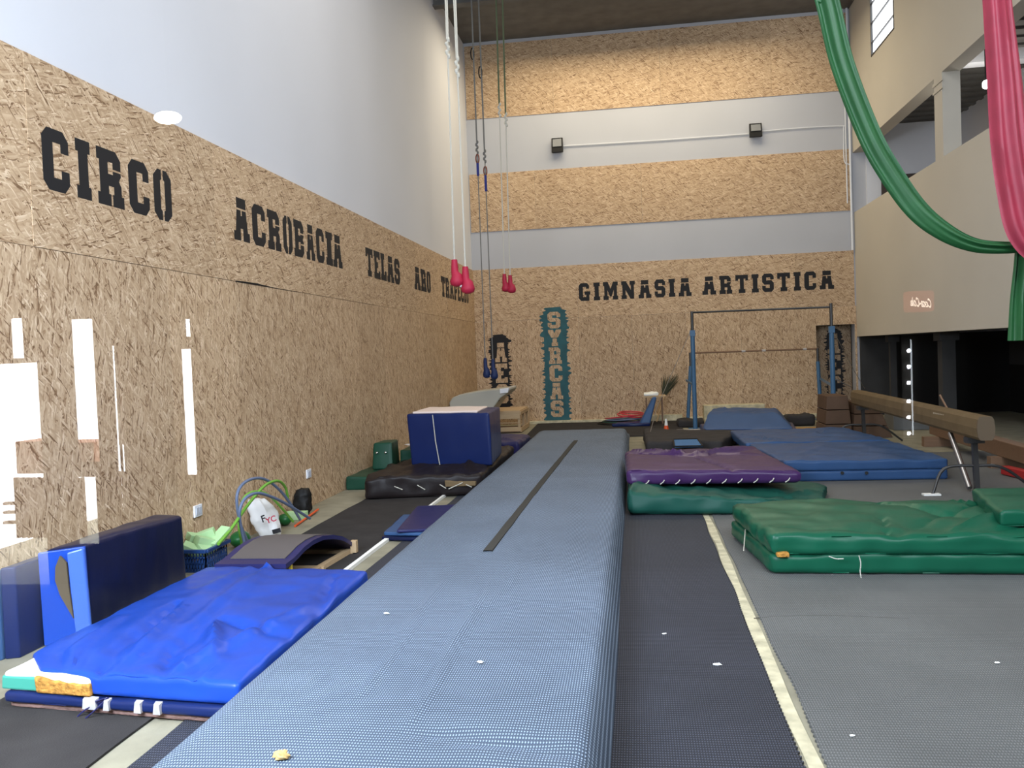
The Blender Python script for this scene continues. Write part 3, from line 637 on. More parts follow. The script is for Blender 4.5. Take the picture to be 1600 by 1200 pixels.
g2 = MB(); vv = [(-3.455, .545), (-3.425, .50), (-3.42, .35), (-3.405, .16), (-3.465, .31), (-3.485, .40), (-3.48, .48)]
pl = [(x, 4.70+(x+3.56)*.447-.004, z) for x, z in vv]; n7 = len(pl)
g2.add(pl+[(x, y+.012, z) for x, y, z in pl], [tuple(range(n7))[::-1], tuple(range(n7, 2*n7))]+[(i, (i+1) % n7, (i+1) % n7+n7, i+n7) for i in range(n7)]).build('tear', plain('foam_in_tear', (.10, .075, .045), .95), r)['label'] = 'open tear showing brown foam'
f = MB(); f.hexa([(-3.395, 4.765, .02), (-3.315, 4.80, .03), (-3.315, 4.82, .03), (-3.395, 4.785, .02), (-3.42, 4.755, .56), (-3.335, 4.79, .58), (-3.335, 4.82, .58), (-3.42, 4.785, .56)]).build('loose_flap', plain('pale_blue_vinyl', (.06, .14, .50), .25, .5), r, bevel=.01)
for i, (x0, x1, y0, y1, h, mt, lab) in enumerate([(-3.66, -3.585, 4.50, 5.6, .53, 'navy', 'thin blue mat standing beside the torn end of the large navy mat'), (-3.70, -3.665, 4.46, 5.6, .51, 'steel_blue', 'thin faded blue mat standing second from the left wall'), (-3.718, -3.704, 4.38, 5.5, .44, 'navy2', 'thin near-black mat standing closest to the left wall')]):
    m_ = soft([(x0, y0), (x1, y0+.03), (x1, y1), (x0, y1)], 0, h, .009, 4, 16, 0, .003, 3, i, (), 0); single(m_, 'folding_mat', mt, lab, 'mat', 'thin mats standing by the left wall', smooth=True)

# green foam blocks in a blue crate
r = thing('plastic_crate', (-3.5, 6.65, 0), 'blue plastic lattice crate holding pale green foam blocks', 'crate')
x0, x1, y0, y1, h = -3.70, -3.43, 6.46, 6.86, .19
c = MB(); c.box(x0+.02, x1-.02, y0+.02, y1-.02, 0.0, .012)
def cratewall(a, b, c=c):
    a = Vector(a); b = Vector(b); d = b-a; n = 9
    for i in range(n+1):
        p = a+d*i/n; c.bar(p+Vector((0, 0, .005)), p+Vector((0, 0, h-.03)), .008, .008)
    for z in (.02, .07, .12): c.bar(a+Vector((0, 0, z)), b+Vector((0, 0, z)), .008, .012)
    for i in range(n):
        p = a+d*i/n; q = a+d*(i+1)/n; c.bar(p+Vector((0, 0, .02)), q+Vector((0, 0, .12)), .006, .008)
cratewall((x0+.02, y0+.02, 0), (x1-.02, y0+.02, 0)); cratewall((x1-.02, y0+.02, 0), (x1-.02, y1-.02, 0)); cratewall((x1-.02, y1-.02, 0), (x0+.02, y1-.02, 0)); cratewall((x0+.02, y1-.02, 0), (x0+.02, y0+.02, 0))
c.build('lattice_body', 'bluepl', r)
rim = MB(); 
for (a, b) in (((x0, y0), (x1, y0)), ((x1, y0), (x1, y1)), ((x1, y1), (x0, y1)), ((x0, y1), (x0, y0))): rim.bar((a[0], a[1], h-.015), (b[0], b[1], h-.015), .03, .03)
rim.build('rim', 'bluepl', r, bevel=.006)
def block(c_, sx, sy_, sz, rot, label, name='foam_block', mat='gfoam', grp='pale green foam blocks in the crate'):
    mb = MB().box(-sx/2, sx/2, -sy_/2, sy_/2, -sz/2, sz/2); R_ = Matrix.Rotation(rot[2], 3, 'Z') @ Matrix.Rotation(rot[1], 3, 'Y') @ Matrix.Rotation(rot[0], 3, 'X')
    mb.v = [R_ @ v+Vector(c_) for v in mb.v]; return single(mb, name, mat, label, 'foam block', grp, bevel=.004)
block((-3.60, 6.55, .17), .16, .09, .07, (.3, .5, .4), 'green foam block at the near left of the crate')
block((-3.53, 6.66, .21), .08, .19, .07, (-.35, .2, -.6), 'green foam block in the middle of the crate')
block((-3.58, 6.74, .25), .16, .08, .07, (.1, -.3, .3), 'green foam block topmost in the crate')
block((-3.47, 6.76, .225), .09, .22, .06, (.5, .1, -.2), 'green foam block sticking up at the right of the crate')
block((-3.64, 6.68, .24), .12, .10, .06, (.2, .3, .9), 'green foam block against the wall side of the crate')
block((-3.52, 6.60, .16), .12, .1, .06, (.6, .2, 1.2), 'green foam block low at the front of the crate')

# springboard
def springboard():
    P1, P2 = Vector((-2.94, 5.86, .24)), Vector((-2.40, 5.84, .24))
    r = thing('springboard', (-2.65, 6.5, 0), 'curved blue springboard with coil springs beyond the blue mat', 'springboard')
    prof = [(0, .215), (.05, .222), (.15, .235), (.25, .262), (.35, .285), (.5, .285), (.65, .262), (.8, .21), (.92, .15), (1.0, .085)]
    prof = [(0, .222), (.04, .226), (.09, .232), (.16, .25), (.24, .275), (.36, .292), (.5, .288), (.65, .255), (.8, .20), (.92, .13), (1.0, .065)]
    L = 1.28; d = Vector((.067, 1, 0)).normalized()
    def sheet(t0, t1, inset, skip=0):
        mb = MB(); n = len(prof)-skip
        for s, z in prof[skip:]:
            for xx, tt in ((-.0+inset, t0), (.54-inset, t0), (.54-inset, t1), (inset, t1)):
                mb.v.append(Vector((-3.05+xx, 5.85, z+tt))+d*(s*L))
        for i in range(n-1):
            for k in range(4): a = i*4+k; b = i*4+(k+1) % 4; mb.f.append((a, b, b+4, a+4))
        mb.f += [(3, 2, 1, 0), tuple((n-1)*4+k for k in range(4))]
        return mb
    sheet(-.035, -.001, 0).build('board', 'indigo', r, smooth=True)['label'] = 'blue edged sprung board'
    sheet(0, .006, .06, 2).build('carpet_top', plain('brown_grey_carpet', (.10, .085, .08), .95), r, smooth=True)
    b = MB()
    for x in (-3.0, -2.55): b.bar((x, 5.92, .025), (x+.08, 7.12, .025), .05, .045)
    for y in (5.95, 6.5, 7.08): b.bar((-3.03+(y-5.9)*.067, y, .025), (-2.51+(y-5.9)*.067, y, .025), .04, .04)
    b.build('base_frame', 'wood', r)
    for x in (-2.95, -2.77, -2.58):
        pts = [(x+.03*math.cos(a*.7), 5.96+.03*math.sin(a*.7), .045+a*.0027) for a in range(56)]
        MB().tube(pts, .0045, 5).build('coil_spring', 'steel', r, smooth=True)
    MB().box(-2.53, -2.51, 5.95, 5.97, .04, .215).build('stay', 'yellow', r)
    MB().bar((-2.42, 7.08, .02), (-2.42, 7.08, .12), .05, .05).build('end_block', 'wood', r)
springboard()

# flexible tubes arched against the left wall
def hoop(pts, x, rad, mat, label, dx=0):
    P_ = [gx(u, v, x+dx*i/(len(pts)-1)) for i, (u, v) in enumerate(pts)]
    P_ = [Vector((p.x, p.y, max(p.z, rad))) for p in P_]
    return single(MB().tube(catmull(P_, 7), rad, 8), 'flexible_tube', mat, label, 'tube', 'bent plastic tubes by the left wall', smooth=True)
hoop([(390, 856), (376, 820), (370, 785), (373, 765), (385, 752), (403, 747), (420, 752), (440, 769), (457, 792), (469, 812)], -3.50, .014, 'slate', 'tall slate blue tube arch by the left wall', .05)
hoop([(384, 857), (375, 815), (375, 795), (383, 779), (398, 771), (415, 773), (445, 786), (484, 810)], -3.44, .014, 'slate', 'lower slate blue tube arch ending by the orange rod', .14)
hoop([(379, 857), (373, 818), (377, 788), (386, 773), (402, 768), (420, 774), (442, 796), (458, 815)], -3.48, .012, 'lime', 'small lime green tube arch among the slate blue ones', .06)
hoop([(341, 850), (362, 825), (385, 792), (408, 764), (422, 754), (436, 752), (446, 762), (450, 780)], -3.40, .014, 'lime', 'long lime green tube leaning diagonally by the left wall', -.1)
# sacks and odds
def sack(base, w_, d_, h, lean, mat, label, seed, name='sack', parent=None):
    mb = MB(); n, m = 22, 16; base = Vector(base)
    for i in range(m+1):
        t = i/m; s = 1-.12*t if t < .8 else (1-.096)-(t-.8)*1.6
        s *= .75+.25*min(1, t*6)
        for k in range(n):
            a = 2*math.pi*k/n; ca, sa = math.cos(a), math.sin(a)
            q = (abs(ca)**4+abs(sa)**4)**(-.25)
            cr = 1+.30*noise.noise(Vector((ca*1.5+seed, sa*1.5, t*2.6)))-.22*abs(noise.noise(Vector((ca*3+seed, sa*3, t*5))))
            mb.v.append(base+Vector((ca*q*w_/2*s*cr+lean[0]*t, sa*q*d_/2*s*cr+lean[1]*t, t*h*(1+.08*noise.noise(Vector((ca*2, sa*2, seed)))*t))))
    for i in range(m):
        for k in range(n): a = i*n+k; b = i*n+(k+1) % n; mb.f.append((a, b, b+n, a+n))
    mb.f += [tuple(range(n))[::-1], tuple(m*n+k for k in range(n))]
    return mb
p = gz(418, 842)
r = thing('paper_sack', p, 'crumpled white sack with printed letters leaning by the left wall', 'sack')
sack((p.x-.02, p.y+.12, .005), .27, .2, .34, (-.16, .06), 'bagw', '', 3).build('sack_body', 'bagw', r, smooth=True)
def text(s, name, loc, size, rot, mat, parent=None, ext=.001):
    cu = D.curves.new(name, 'FONT'); cu.body = s; cu.size = size; cu.extrude = ext; cu.align_x = 'CENTER'; cu.offset = size*.02
    o = D.objects.new(name, cu); COL.objects.link(o); dg = bpy.context.evaluated_depsgraph_get()
    me = D.meshes.new_from_object(o.evaluated_get(dg)); D.objects.remove(o); ob = D.objects.new(name, me); COL.objects.link(ob)
    me.materials.clear(); me.materials.append(M[mat] if isinstance(mat, str) else mat); ob.location = loc; ob.rotation_euler = rot
    if parent: ob.parent = parent; ob.matrix_parent_inverse = Matrix.Translation(-ROOTLOC[parent.name])
    return ob
q = gz(418, 842); tx = Vector((q.x+.03, q.y-.012, .17))
text('F', 'printed_letter', tx+Vector((-.035, -.03, .0)), .09, (R90-.15, -.3, .2), 'paint_black', r)
text('YC', 'printed_letter', tx+Vector((.035, -.02, -.005)), .075, (R90-.15, -.3, .2), 'red', r)
MB().hexa([(q.x+.06, q.y-.005, .045), (q.x+.13, q.y+.015, .06), (q.x+.13, q.y+.02, .06), (q.x+.06, q.y, .045), (q.x+.05, q.y-.01, .085), (q.x+.12, q.y+.012, .10), (q.x+.12, q.y+.02, .10), (q.x+.05, q.y, .085)]).build('black_label', 'paint_black', r)
p = gz(470, 806)
single(sack((p.x-.02, p.y+.08, .004), .20, .2, .27, (.02, .02), 'black_pl', '', 8), 'rubbish_bag', 'black_pl', 'black plastic bag slumped against the left wall', 'bag', smooth=True)
p = gz(372, 857); single(MB().ball((p.x, p.y+.05, .075), .09, .11, .075, 16, 10), 'green_ball', 'greenpl', 'dark green ball behind the foot of the bent tubes', 'ball', smooth=True)
p = gz(443, 822); single(MB().ball((p.x, p.y+.03, .06), .07, .07, .06, 16, 10, .1), 'green_ball', 'greenpl', 'glossy green ball beside the white sack', 'ball', smooth=True)
p = gz(455, 815); block((p.x+.02, p.y+.10, .045), .22, .1, .085, (0, 0, .05), 'pale green foam block behind the glossy green ball', grp='loose foam blocks')
single(MB().tube([gz(461, 822, .012)+Vector((0, 0, 0)), gz(497, 796, .03)], .012, 8), 'plastic_rod', 'orange', 'orange rod lying on the edge of the dark carpet', 'rod', smooth=True)

# small blue mats
single(soft([gz(597, 846).xy, gz(668, 849).xy, gz(716, 815).xy, gz(625, 812).xy], .012, .03, .01, 12, 12, 0, .003, 4, 1), 'folding_mat', 'navy2', 'black edged thin mat at the bottom of the small stack left of the runway', 'mat', 'small mats left of the runway', smooth=True)
single(soft([gz(600, 837, .045).xy, gz(680, 838, .045).xy, gz(718, 808, .045).xy, gz(630, 808, .045).xy], .045, .03, .01, 12, 12, 0, .003, 4, 2), 'folding_mat', 'steel_blue', 'faded blue thin mat in the middle of the small stack left of the runway', 'mat', 'small mats left of the runway', smooth=True)
single(soft([gz(620, 829, .10).xy, gz(690, 826, .10).xy, gz(714, 789, .10).xy, gz(652, 791, .10).xy], .077, .03, .01, 12, 12, 0, .003, 4, 3), 'folding_mat', 'indigo', 'indigo thin mat on top of the small stack left of the runway', 'mat', 'small mats left of the runway', smooth=True)

# green wedge pieces by the left wall
single(soft([(-3.70, 10.62), (-3.02, 10.68), (-3.0, 12.3), (-3.70, 12.3)], 0, .17, .02, 10, 14, 0, .006, 3, 4), 'soft_play_block', 'dkgreen', 'flat dark green foam base block by the left wall', 'foam block', 'dark green soft blocks by the left wall', smooth=True)
r = thing('soft_play_block', (-3.4, 11.4, .17), 'upright dark green foam block with handle holes on the flat one', 'foam block', 'dark green soft blocks by the left wall')
soft([(-3.55, 11.25), (-3.27, 11.25), (-3.30, 11.75), (-3.52, 11.75)], .172, .36, .025, 8, 10, 0, .006, 3, 5, topq=[(-3.53, 11.3), (-3.28, 11.3), (-3.30, 11.7), (-3.50, 11.7)]).build('padded_body', 'dkgreen', r, smooth=True)
for dx in (-.06, .06): MB().ball((-3.41+dx, 11.245, .40), .02, .012, .016, 10, 6).build('eyelet', 'chrome', r, smooth=True)
single(soft([(-3.25, 11.6), (-3.02, 11.6), (-3.02, 12.2), (-3.25, 12.2)], .172, .22, .02, 8, 10, 0, .006, 3, 6), 'soft_play_block', 'dkgreen', 'low dark green foam block right of the upright one', 'foam block', 'dark green soft blocks by the left wall', smooth=True)

# dark mat stack with tall navy block
r = thing('crash_mat', (-2.5, 11.5, 0), 'thick brown black mat with white stitching left of the runway', 'mat')
soft([(-3.19, 9.78), (-1.84, 10.02), (-1.86, 12.9), (-3.25, 13.3)], 0.012, .27, .05, 30, 30, .02, .03, 4, 11, [(.1, .9, .5, .3, .05, .02), (.9, .1, .6, .5, .04, .03)], .03).build('vinyl_cover', 'brown', r, smooth=True)
for a, b in (((616, 760), (629, 765)), ((652, 758), (664, 765)), ((687, 757), (697, 763)), ((701, 764), (723, 754)), ((728, 757), (737, 761))):
    A_ = gy(a[0], a[1], 9.78+.24*(a[0]-572)/173-.06); B_ = gy(b[0], b[1], 9.78+.24*(b[0]-572)/173-.06); MB().tube([A_, B_], .006, 5).build('stitch', 'ropew', r)
soft([(-2.25, 9.90), (-1.9, 9.96), (-1.9, 10.1), (-2.25, 10.1)], .13, .06, .01, 8, 4, 0, .02, 10, 2).build('torn_foam', 'suede', r, smooth=True)
r = thing('vaulting_block', (-2.4, 11.2, .3), 'tall navy vinyl block with pale top standing on the dark mat', 'foam block')
soft([(-2.86, 10.72), (-1.80, 10.56), (-1.86, 11.75), (-2.95, 11.9)], .285, .66, .03, 18, 18, 0, .006, 3, 6, (), .012, topq=[(-2.90, 10.72), (-1.81, 10.56), (-1.86, 11.75), (-2.95, 11.9)]).build('padded_body', 'navy', r, smooth=True)
soft([(-2.84, 10.80), (-1.98, 10.70), (-2.0, 11.55), (-2.85, 11.75)], .935, .03, .012, 10, 10, 0, .004, 3, 6).build('pale_top', plain('pale_pink_foam', (.75, .62, .55), .8), r, smooth=True)
MB().tube([(-2.545, 10.655, .93), (-2.52, 10.65, .6), (-2.475, 10.64, .30)], .006, 5).build('seam_cord', 'ropew', r)
# papers and bits on the floor behind
r = thing('papers_heap', (-3.2, 12.8, .3), 'heap of white papers and plastic bags behind the navy block', 'papers')
for i in range(9):
    a = random.uniform(0, 3); cx, cy_ = -3.16+random.uniform(-.12, .2), 12.6+random.uniform(-.2, .3); z = .315+.012*i; s = .13
    ca, sa = math.cos(a)*s, math.sin(a)*s
    MB().hexa([(cx-ca+sa, cy_-sa-ca, z), (cx+ca+sa, cy_+sa-ca, z), (cx+ca-sa, cy_+sa+ca, z+.02), (cx-ca-sa, cy_-sa+ca, z+.015), (cx-ca+sa, cy_-sa-ca, z+.003), (cx+ca+sa, cy_+sa-ca, z+.003), (cx+ca-sa, cy_+sa+ca, z+.023), (cx-ca-sa, cy_-sa+ca, z+.018)]).build('sheet', 'foam' if i % 3 else 'white_pl', r)
single(soft([(-3.36, 12.3), (-2.9, 12.3), (-2.9, 12.95), (-3.36, 12.95)], .286, .022, .01, 6, 6, 0, .004, 3, 6), 'folding_mat', 'navy2', 'small navy mat under the papers behind the navy block', 'mat', smooth=True)
single(MB().ball((-3.03, 12.1, .62), .05, .05, .05, 12, 8).tube(catmull([(-3.05, 12.1, .60), (-3.12, 12.1, .66), (-3.16, 12.1, .75)], 5), .008, 6).tube([(-3.03, 12.1, .58), (-3.03, 12.1, .30)], .012, 6), 'yellow_toy', 'yellow', 'small yellow knob on a stalk beside the navy block', 'toy', smooth=True)
# indigo mat behind
single(soft([(-2.9, 13.4), (-1.85, 13.4), (-1.83, 14.75), (-2.9, 14.85)], .012, .27, .05, 20, 24, .02, .02, 3, 15, [(.9, .1, .5, .4, .05, .02)], .02), 'crash_mat', 'indigo', 'thick indigo mat between the navy block and the wooden pallet box', 'mat', smooth=True)

# vaulting table with tongue
r = thing('vaulting_table', (-3.2, 17.5, 0), 'grey beige vaulting table with sloping tongue in the far left corner', 'vaulting table')
zf = .02
vt = MB(); prof = [(-3.68, .62), (-3.69, .74), (-3.62, .84), (-3.45, .90), (-3.1, .95), (-2.7, .98), (-2.49, 1.0), (-2.46, .97), (-2.50, .90), (-2.66, .80), (-2.8, .62), (-2.92, .42), (-3.0, .34), (-3.4, .34), (-3.6, .5)]
vt.prism(prof, 'y', 16.9, 17.9); vt.build('padded_top', 'vault', r, smooth=True, bevel=.03)
e = MB().hexa([(-2.66, 16.86, .885), (-2.50, 16.86, .90), (-2.50, 17.9, .90), (-2.66, 17.9, .885), (-2.66, 16.86, .98), (-2.47, 16.86, 1.0), (-2.47, 17.9, 1.0), (-2.66, 17.9, .98)]); e.build('nose_pad', 'white_pl', r, bevel=.01)
MB().box(-3.35, -3.05, 17.25, 17.55, 0, .36).build('pedestal', 'dsteel', r)
MB().ball((-2.72, 16.95, .76), .04, .04, .03, 10, 6).build('lock_knob', 'black_pl', r, smooth=True)

# pallet box
def palletbox():
    r = thing('wooden_pallet_box', (-2.7, 18.5, 0), 'open slatted pine box like a pallet on the far floor', 'wooden box')
    x0, x1, y0, y1, z0, z1 = -3.15, -2.44, 17.75, 19.3, .29, .74
    x0, x1, y0, y1 = -3.15, -2.43, 18.0, 19.35; z0, z1 = .02, .47
    t = MB()
    for i in range(6): yy = y0+(y1-y0)*i/6; t.box(x0, x1, yy+.005, yy+(y1-y0)/6-.005, z1-.02, z1)
    t.build('top_boards', 'wood', r)
    b = MB(); b.box(x0, x1, y0-.02, y0, z1-.17, z1-.02); b.box(x0, x1, y0-.02, y0, z0+.02, z0+.11); b.box(x0, x1, y0-.005, y0+.01, z0+.19, z0+.205)
    b.build('front_slats', 'wood', r)
    s = MB(); s.box(x1, x1+.02, y0, y1, z1-.09, z1-.02); s.box(x1, x1+.02, y0, y1, z0, z0+.09); s.build('side_slats', 'wood', r)
    for x in (x0+.03, x1-.05):
        for y in (y0+.02, (y0+y1)/2, y1-.06): MB().box(x, x+.05, y, y+.06, z0, z1-.02).build('corner_post', 'wood', r)
    MB().box(x0, x1, y0, y1, z0, z0+.02).build('bottom_boards', 'wood2', r)
palletbox()

# ------------------------------------------------------------------ right-hand mats
F1 = [(.0, .85, .45, .55, .035, -.035), (.05, .95, .45, .60, .04, .03), (.45, .6, .98, .98, .05, .03), (.5, .55, .95, .88, .03, -.02), (.45, .6, .62, .02, .03, -.03), (.3, .7, .6, .6, .03, .02), (.55, .62, .95, .62, .03, .014)]
r = thing('crash_mat', (.8, 9.7, .25), 'purple mat with white lacing lying on the dull green one', 'mat')
soft([(-.13, 9.05), (1.60, 9.00), (1.42, 10.95), (-.16, 10.9)], .245, .155, .05, 40, 40, .015, .008, 3, 21, F1, .02, zcor=(0, -.02, 0, .0)).build('vinyl_cover', 'purple', r, smooth=True)
for i in range(10):
    x = .05+i*.155; MB().tube([(x, 8.985, .262), (x+.03, 8.975, .285), (x+.045, 8.985, .305)], .006, 5).build('lace', 'ropew', r)
r0 = soft([(-.12, 8.62), (1.70, 8.55), (1.98, 9.75), (-.10, 11.3)], .012, .235, .06, 44, 36, .0, .03, 3.2, 24, [(.0, .35, .3, .15, .05, -.03), (.85, .3, 1, .6, .04, .05), (.8, .1, 1, .35, .03, -.04), (.75, .3, .95, .1, .04, .03), (.0, .0, .1, .3, .06, .02)], .03, zcor=(.03, -.13, -.13, 0))
single(r0, 'crash_mat', 'green2', 'slumped dull green mat under the purple mat', 'mat', smooth=True)
single(soft([(-.0, 11.6), (1.05, 11.6), (1.05, 13.0), (.0, 13.0)], .012, .1, .03), 'crash_mat', 'indigo', 'low dark mat hidden behind the purple mat', 'mat', smooth=True) if False else None
# large green mat, two layers laced together
r = thing('crash_mat', (2.2, 7, 0), 'large green mat of two laced layers at the right front', 'mat')
soft([(.90, 6.33), (3.7, 6.25), (3.7, 7.6), (.76, 7.6)], .012, .155, .05, 50, 26, 0, .008, 3, 31, (), .02).build('lower_layer', 'green', r, smooth=True)
FG = [(.72, .98, .30, .02, .03, -.02), (.40, .95, .55, .35, .06, -.03), (.45, .1, .95, .9, .05, .025), (.5, .05, .98, .6, .04, -.02), (.28, .0, .34, .5, .025, -.02), (.6, .9, 1, .3, .05, .03), (.02, .2, .3, .05, .03, -.01)]
soft([(.91, 6.31), (3.7, 6.23), (3.7, 7.62), (.77, 7.62)], .150, .150, .055, 60, 34, .015, .018, 2.4, 33, FG, .03, zcor=(.0, .0, .0, .03)).build('upper_layer', 'green', r, smooth=True)
soft([(.94, 6.285), (1.02, 6.285), (1.02, 6.4), (.94, 6.4)], .145, .03, .01, 4, 4).build('torn_foam', 'yfoam', r, smooth=True)
for pts in ([(1342, 868), (1345, 880), (1344, 893), (1346, 905)], [(1295, 869), (1306, 873), (1318, 873)], [(1155, 828), (1165, 838), (1178, 848), (1190, 861)]):
    if pts[0][0] < 1200: P_ = [gy(u, v, 6.25+1.55*(1190-u)/50*.95) for u, v in pts]; P_ = [Vector((.725+.165*(1-i/3), 7.6-1.2*i/3, .17)) for i in range(4)]
    else: P_ = [gy(u, v, 6.24) for u, v in pts]
    MB().tube(catmull(P_, 4), .004, 5).build('lace', 'ropew', r)
single(soft([(2.50, 6.50), (4.4, 6.50), (4.4, 7.55), (2.68, 7.52)], .30, .115, .03, 20, 18, .01, .01, 3, 36, [(.1, .0, .4, .6, .05, -.02)], .02), 'crash_mat', 'green', 'second green mat lying over the right end of the large green one', 'mat', smooth=True)
# blue pair
r = thing('crash_mat', (2.4, 12, 0), 'large steel blue mat of two layers behind the purple mat', 'mat')
soft([(1.70, 10.62), (3.53, 10.62), (3.45, 14.6), (1.75, 14.6)], .012, .125, .03, 30, 20, 0, .004, 3, 41, (), .01).build('lower_layer', 'steel_blue', r, smooth=True)
soft([(1.70, 10.61), (3.53, 10.61), (3.45, 12.6), (1.55, 12.6)], .135, .125, .03, 36, 26, .005, .012, 3, 43, [(.1, .2, .5, .8, .05, .012), (.4, .1, .7, .6, .04, -.01)], .012).build('upper_layer', 'steel_blue', r, smooth=True)
soft([(1.50, 12.62), (3.45, 12.62), (3.30, 14.6), (1.50, 14.6)], .135, .14, .03, 36, 26, .005, .014, 3, 44, [(.02, .6, .25, .1, .04, .03), (.05, .55, .25, .05, .03, -.03), (.6, .5, .9, .8, .04, .02)], .012).build('folded_layer', 'steel_blue', r, smooth=True)
for u in (1316, 1354): MB().tube([gy(u, 739, 10.60), gy(u, 739, 10.64)], .02, 10).build('vent_eyelet', 'black_pl', r)
# charcoal cover with blue opening
r = thing('trampette', (.8, 14.5, 0), 'charcoal covered trampette with a blue rectangular opening', 'trampette')
soft([(.12, 13.55), (1.25, 13.5), (1.72, 15.2), (.10, 15.6)], .012, .20, .05, 22, 20, 0, .012, 3, 51, (), .02, zcor=(.02, .0, .0, .04)).build('padded_frame', 'charcoal', r, smooth=True)
a, b, c_, d_ = gz(1052, 687, .24), gz(1090, 686, .24), gz(1098, 697, .24), gz(1054, 698, .24)
MB().add([a, b, c_, d_]+[p-Vector((0, 0, .012)) for p in (a, b, c_, d_)], [(3, 2, 1, 0), (4, 5, 6, 7), (0, 1, 5, 4), (1, 2, 6, 5), (2, 3, 7, 6), (3, 0, 4, 7)]).build('trampoline_bed', plain('bright_blue_webbing', (.03, .15, .36), .6), r)
for p, q in ((a, b), (b, c_), (c_, d_), (d_, a)): MB().tube([p+Vector((0, 0, .003)), q+Vector((0, 0, .003))], .012, 6).build('opening_edge', 'black_pl', r)
# blue wedge under the bars, dark cushion behind, low mat
r = thing('crash_mat', (2.0, 16.3, 0), 'blue covered mat pile sloping under the uneven bars', 'mat')
soft([(1.16, 15.9), (2.68, 15.6), (2.85, 17.4), (1.40, 17.6)], .16, .26, .05, 30, 24, .02, .02, 3, 61, [(.6, .1, 1, .9, .05, -.02), (.1, .9, .3, .2, .05, .02)], .03, topq=[(1.3, 16.5), (2.50, 16.3), (2.66, 17.4), (1.48, 17.6)]).build('vinyl_cover', 'steel_blue', r, smooth=True)
soft([(1.14, 15.6), (2.72, 15.5), (2.9, 17.0), (1.2, 17.3)], .012, .15, .03, 20, 12, 0, .006, 3, 62).build('lower_layer', 'navy', r, smooth=True)
single(soft([(1.5, 14.75), (3.35, 14.75), (3.35, 15.25), (1.5, 15.25)], .012, .16, .03, 22, 8, 0, .01, 3, 64), 'crash_mat', 'indigo', 'low dull purple mat in front of the blue pile under the bars', 'mat', smooth=True)
single(soft([(2.95, 17.9), (3.5, 17.9), (3.4, 18.5), (2.95, 18.5)], 0, .22, .06, 10, 10, 0, .03, 4, 66), 'cushion', 'charcoal', 'dark cushion beside the blue pile near the back wall', 'cushion', smooth=True)
single(MB().box(1.45, 2.75, 19.5, 19.9, 0, .36), 'timber_plinth', 'tape_line', 'long pale timber plinth behind the blue pile', 'plinth', bevel=.01)
single(soft([(.82, 18.2), (1.35, 18.2), (1.35, 18.9), (.82, 18.9)], 0, .15, .05, 8, 8, 0, .03, 4, 68), 'cushion', 'charcoal', 'dark cushion at the left end of the blue pile', 'cushion', smooth=True)
single(MB().box(2.9, 3.4, 16.9, 17.5, 0, .02), 'plywood_square', plain('ochre_ply', (.38, .22, .07), .8), 'ochre plywood square on the floor between the bar posts', 'board')

# back-wall clutter
def ring(cx, cy_, z, R_, rr, mat, label, tilt=0, sq=1):
    pts = [(cx+R_*math.cos(a*math.pi/18), cy_+R_*sq*math.sin(a*math.pi/18), z+tilt*R_*math.cos(a*math.pi/18+.8)) for a in range(37)]
    single(MB().tube(pts, rr, 7, False), 'hula_hoop', mat, label, 'hoop', 'hula hoops stacked at the back wall', smooth=True)
ring(-.42, 19.5, .035, .46, .014, 'black_pl', 'lowest black hula hoop of the stack at the back wall')
ring(-.36, 19.52, .07, .42, .014, plain('dark_green_tube', (.02, .07, .05), .4), 'dark green hula hoop in the stack at the back wall')
ring(-.30, 19.5, .11, .40, .014, 'slate', 'slate hula hoop in the stack at the back wall', .05)
ring(-.34, 19.5, .16, .38, .013, 'red', 'dark red hula hoop near the top of the stack', .10)
ring(-.14, 19.5, .20, .30, .016, plain('coral_tube', (.60, .06, .07), .4), 'coral hula hoop on top of the stack', -.12)
ring(-.12, 19.48, .24, .27, .016, plain('coral_tube', (.60, .06, .07), .4), 'inner coral hula hoop on top of the stack', -.12)
r = thing('folding_mat', (.1, 18.7, 0), 'blue mat bent up against the white chair at the back wall', 'mat')
soft([(-.55, 18.65), (.25, 18.6), (.25, 19.15), (-.30, 19.15)], .021, .07, .02, 12, 8, 0, .01, 4, 71).build('flat_panel', 'navy', r, smooth=True)
MB().hexa([(.02, 18.62, .05), (.25, 18.62, .03), (.25, 19.05, .03), (.02, 19.05, .05), (.33, 18.75, .62), (.42, 18.75, .62), (.42, 19.05, .62), (.33, 19.05, .62)]).build('raised_panel', 'steel_blue', r, bevel=.03)
r = thing('wooden_stool', (.5, 19.1, 0), 'small stool with a pale top holding a white cloth at the back wall', 'stool')
MB().box(.14, .62, 19.1, 19.55, .60, .63).build('stool_top', 'wood', r)
for x in (.2, .54):
    for y in (19.15, 19.5): MB().bar((x, y, 0), (x, y, .6), .03, .03).build('leg', 'wood2', r)
single(soft([(.15, 19.1), (.46, 19.12), (.46, 19.3), (.15, 19.3)], .631, .06, .02, 8, 6, .02, .02, 9, 3), 'cloth', 'foam', 'crumpled white cloth on the small stool', 'cloth', smooth=True)
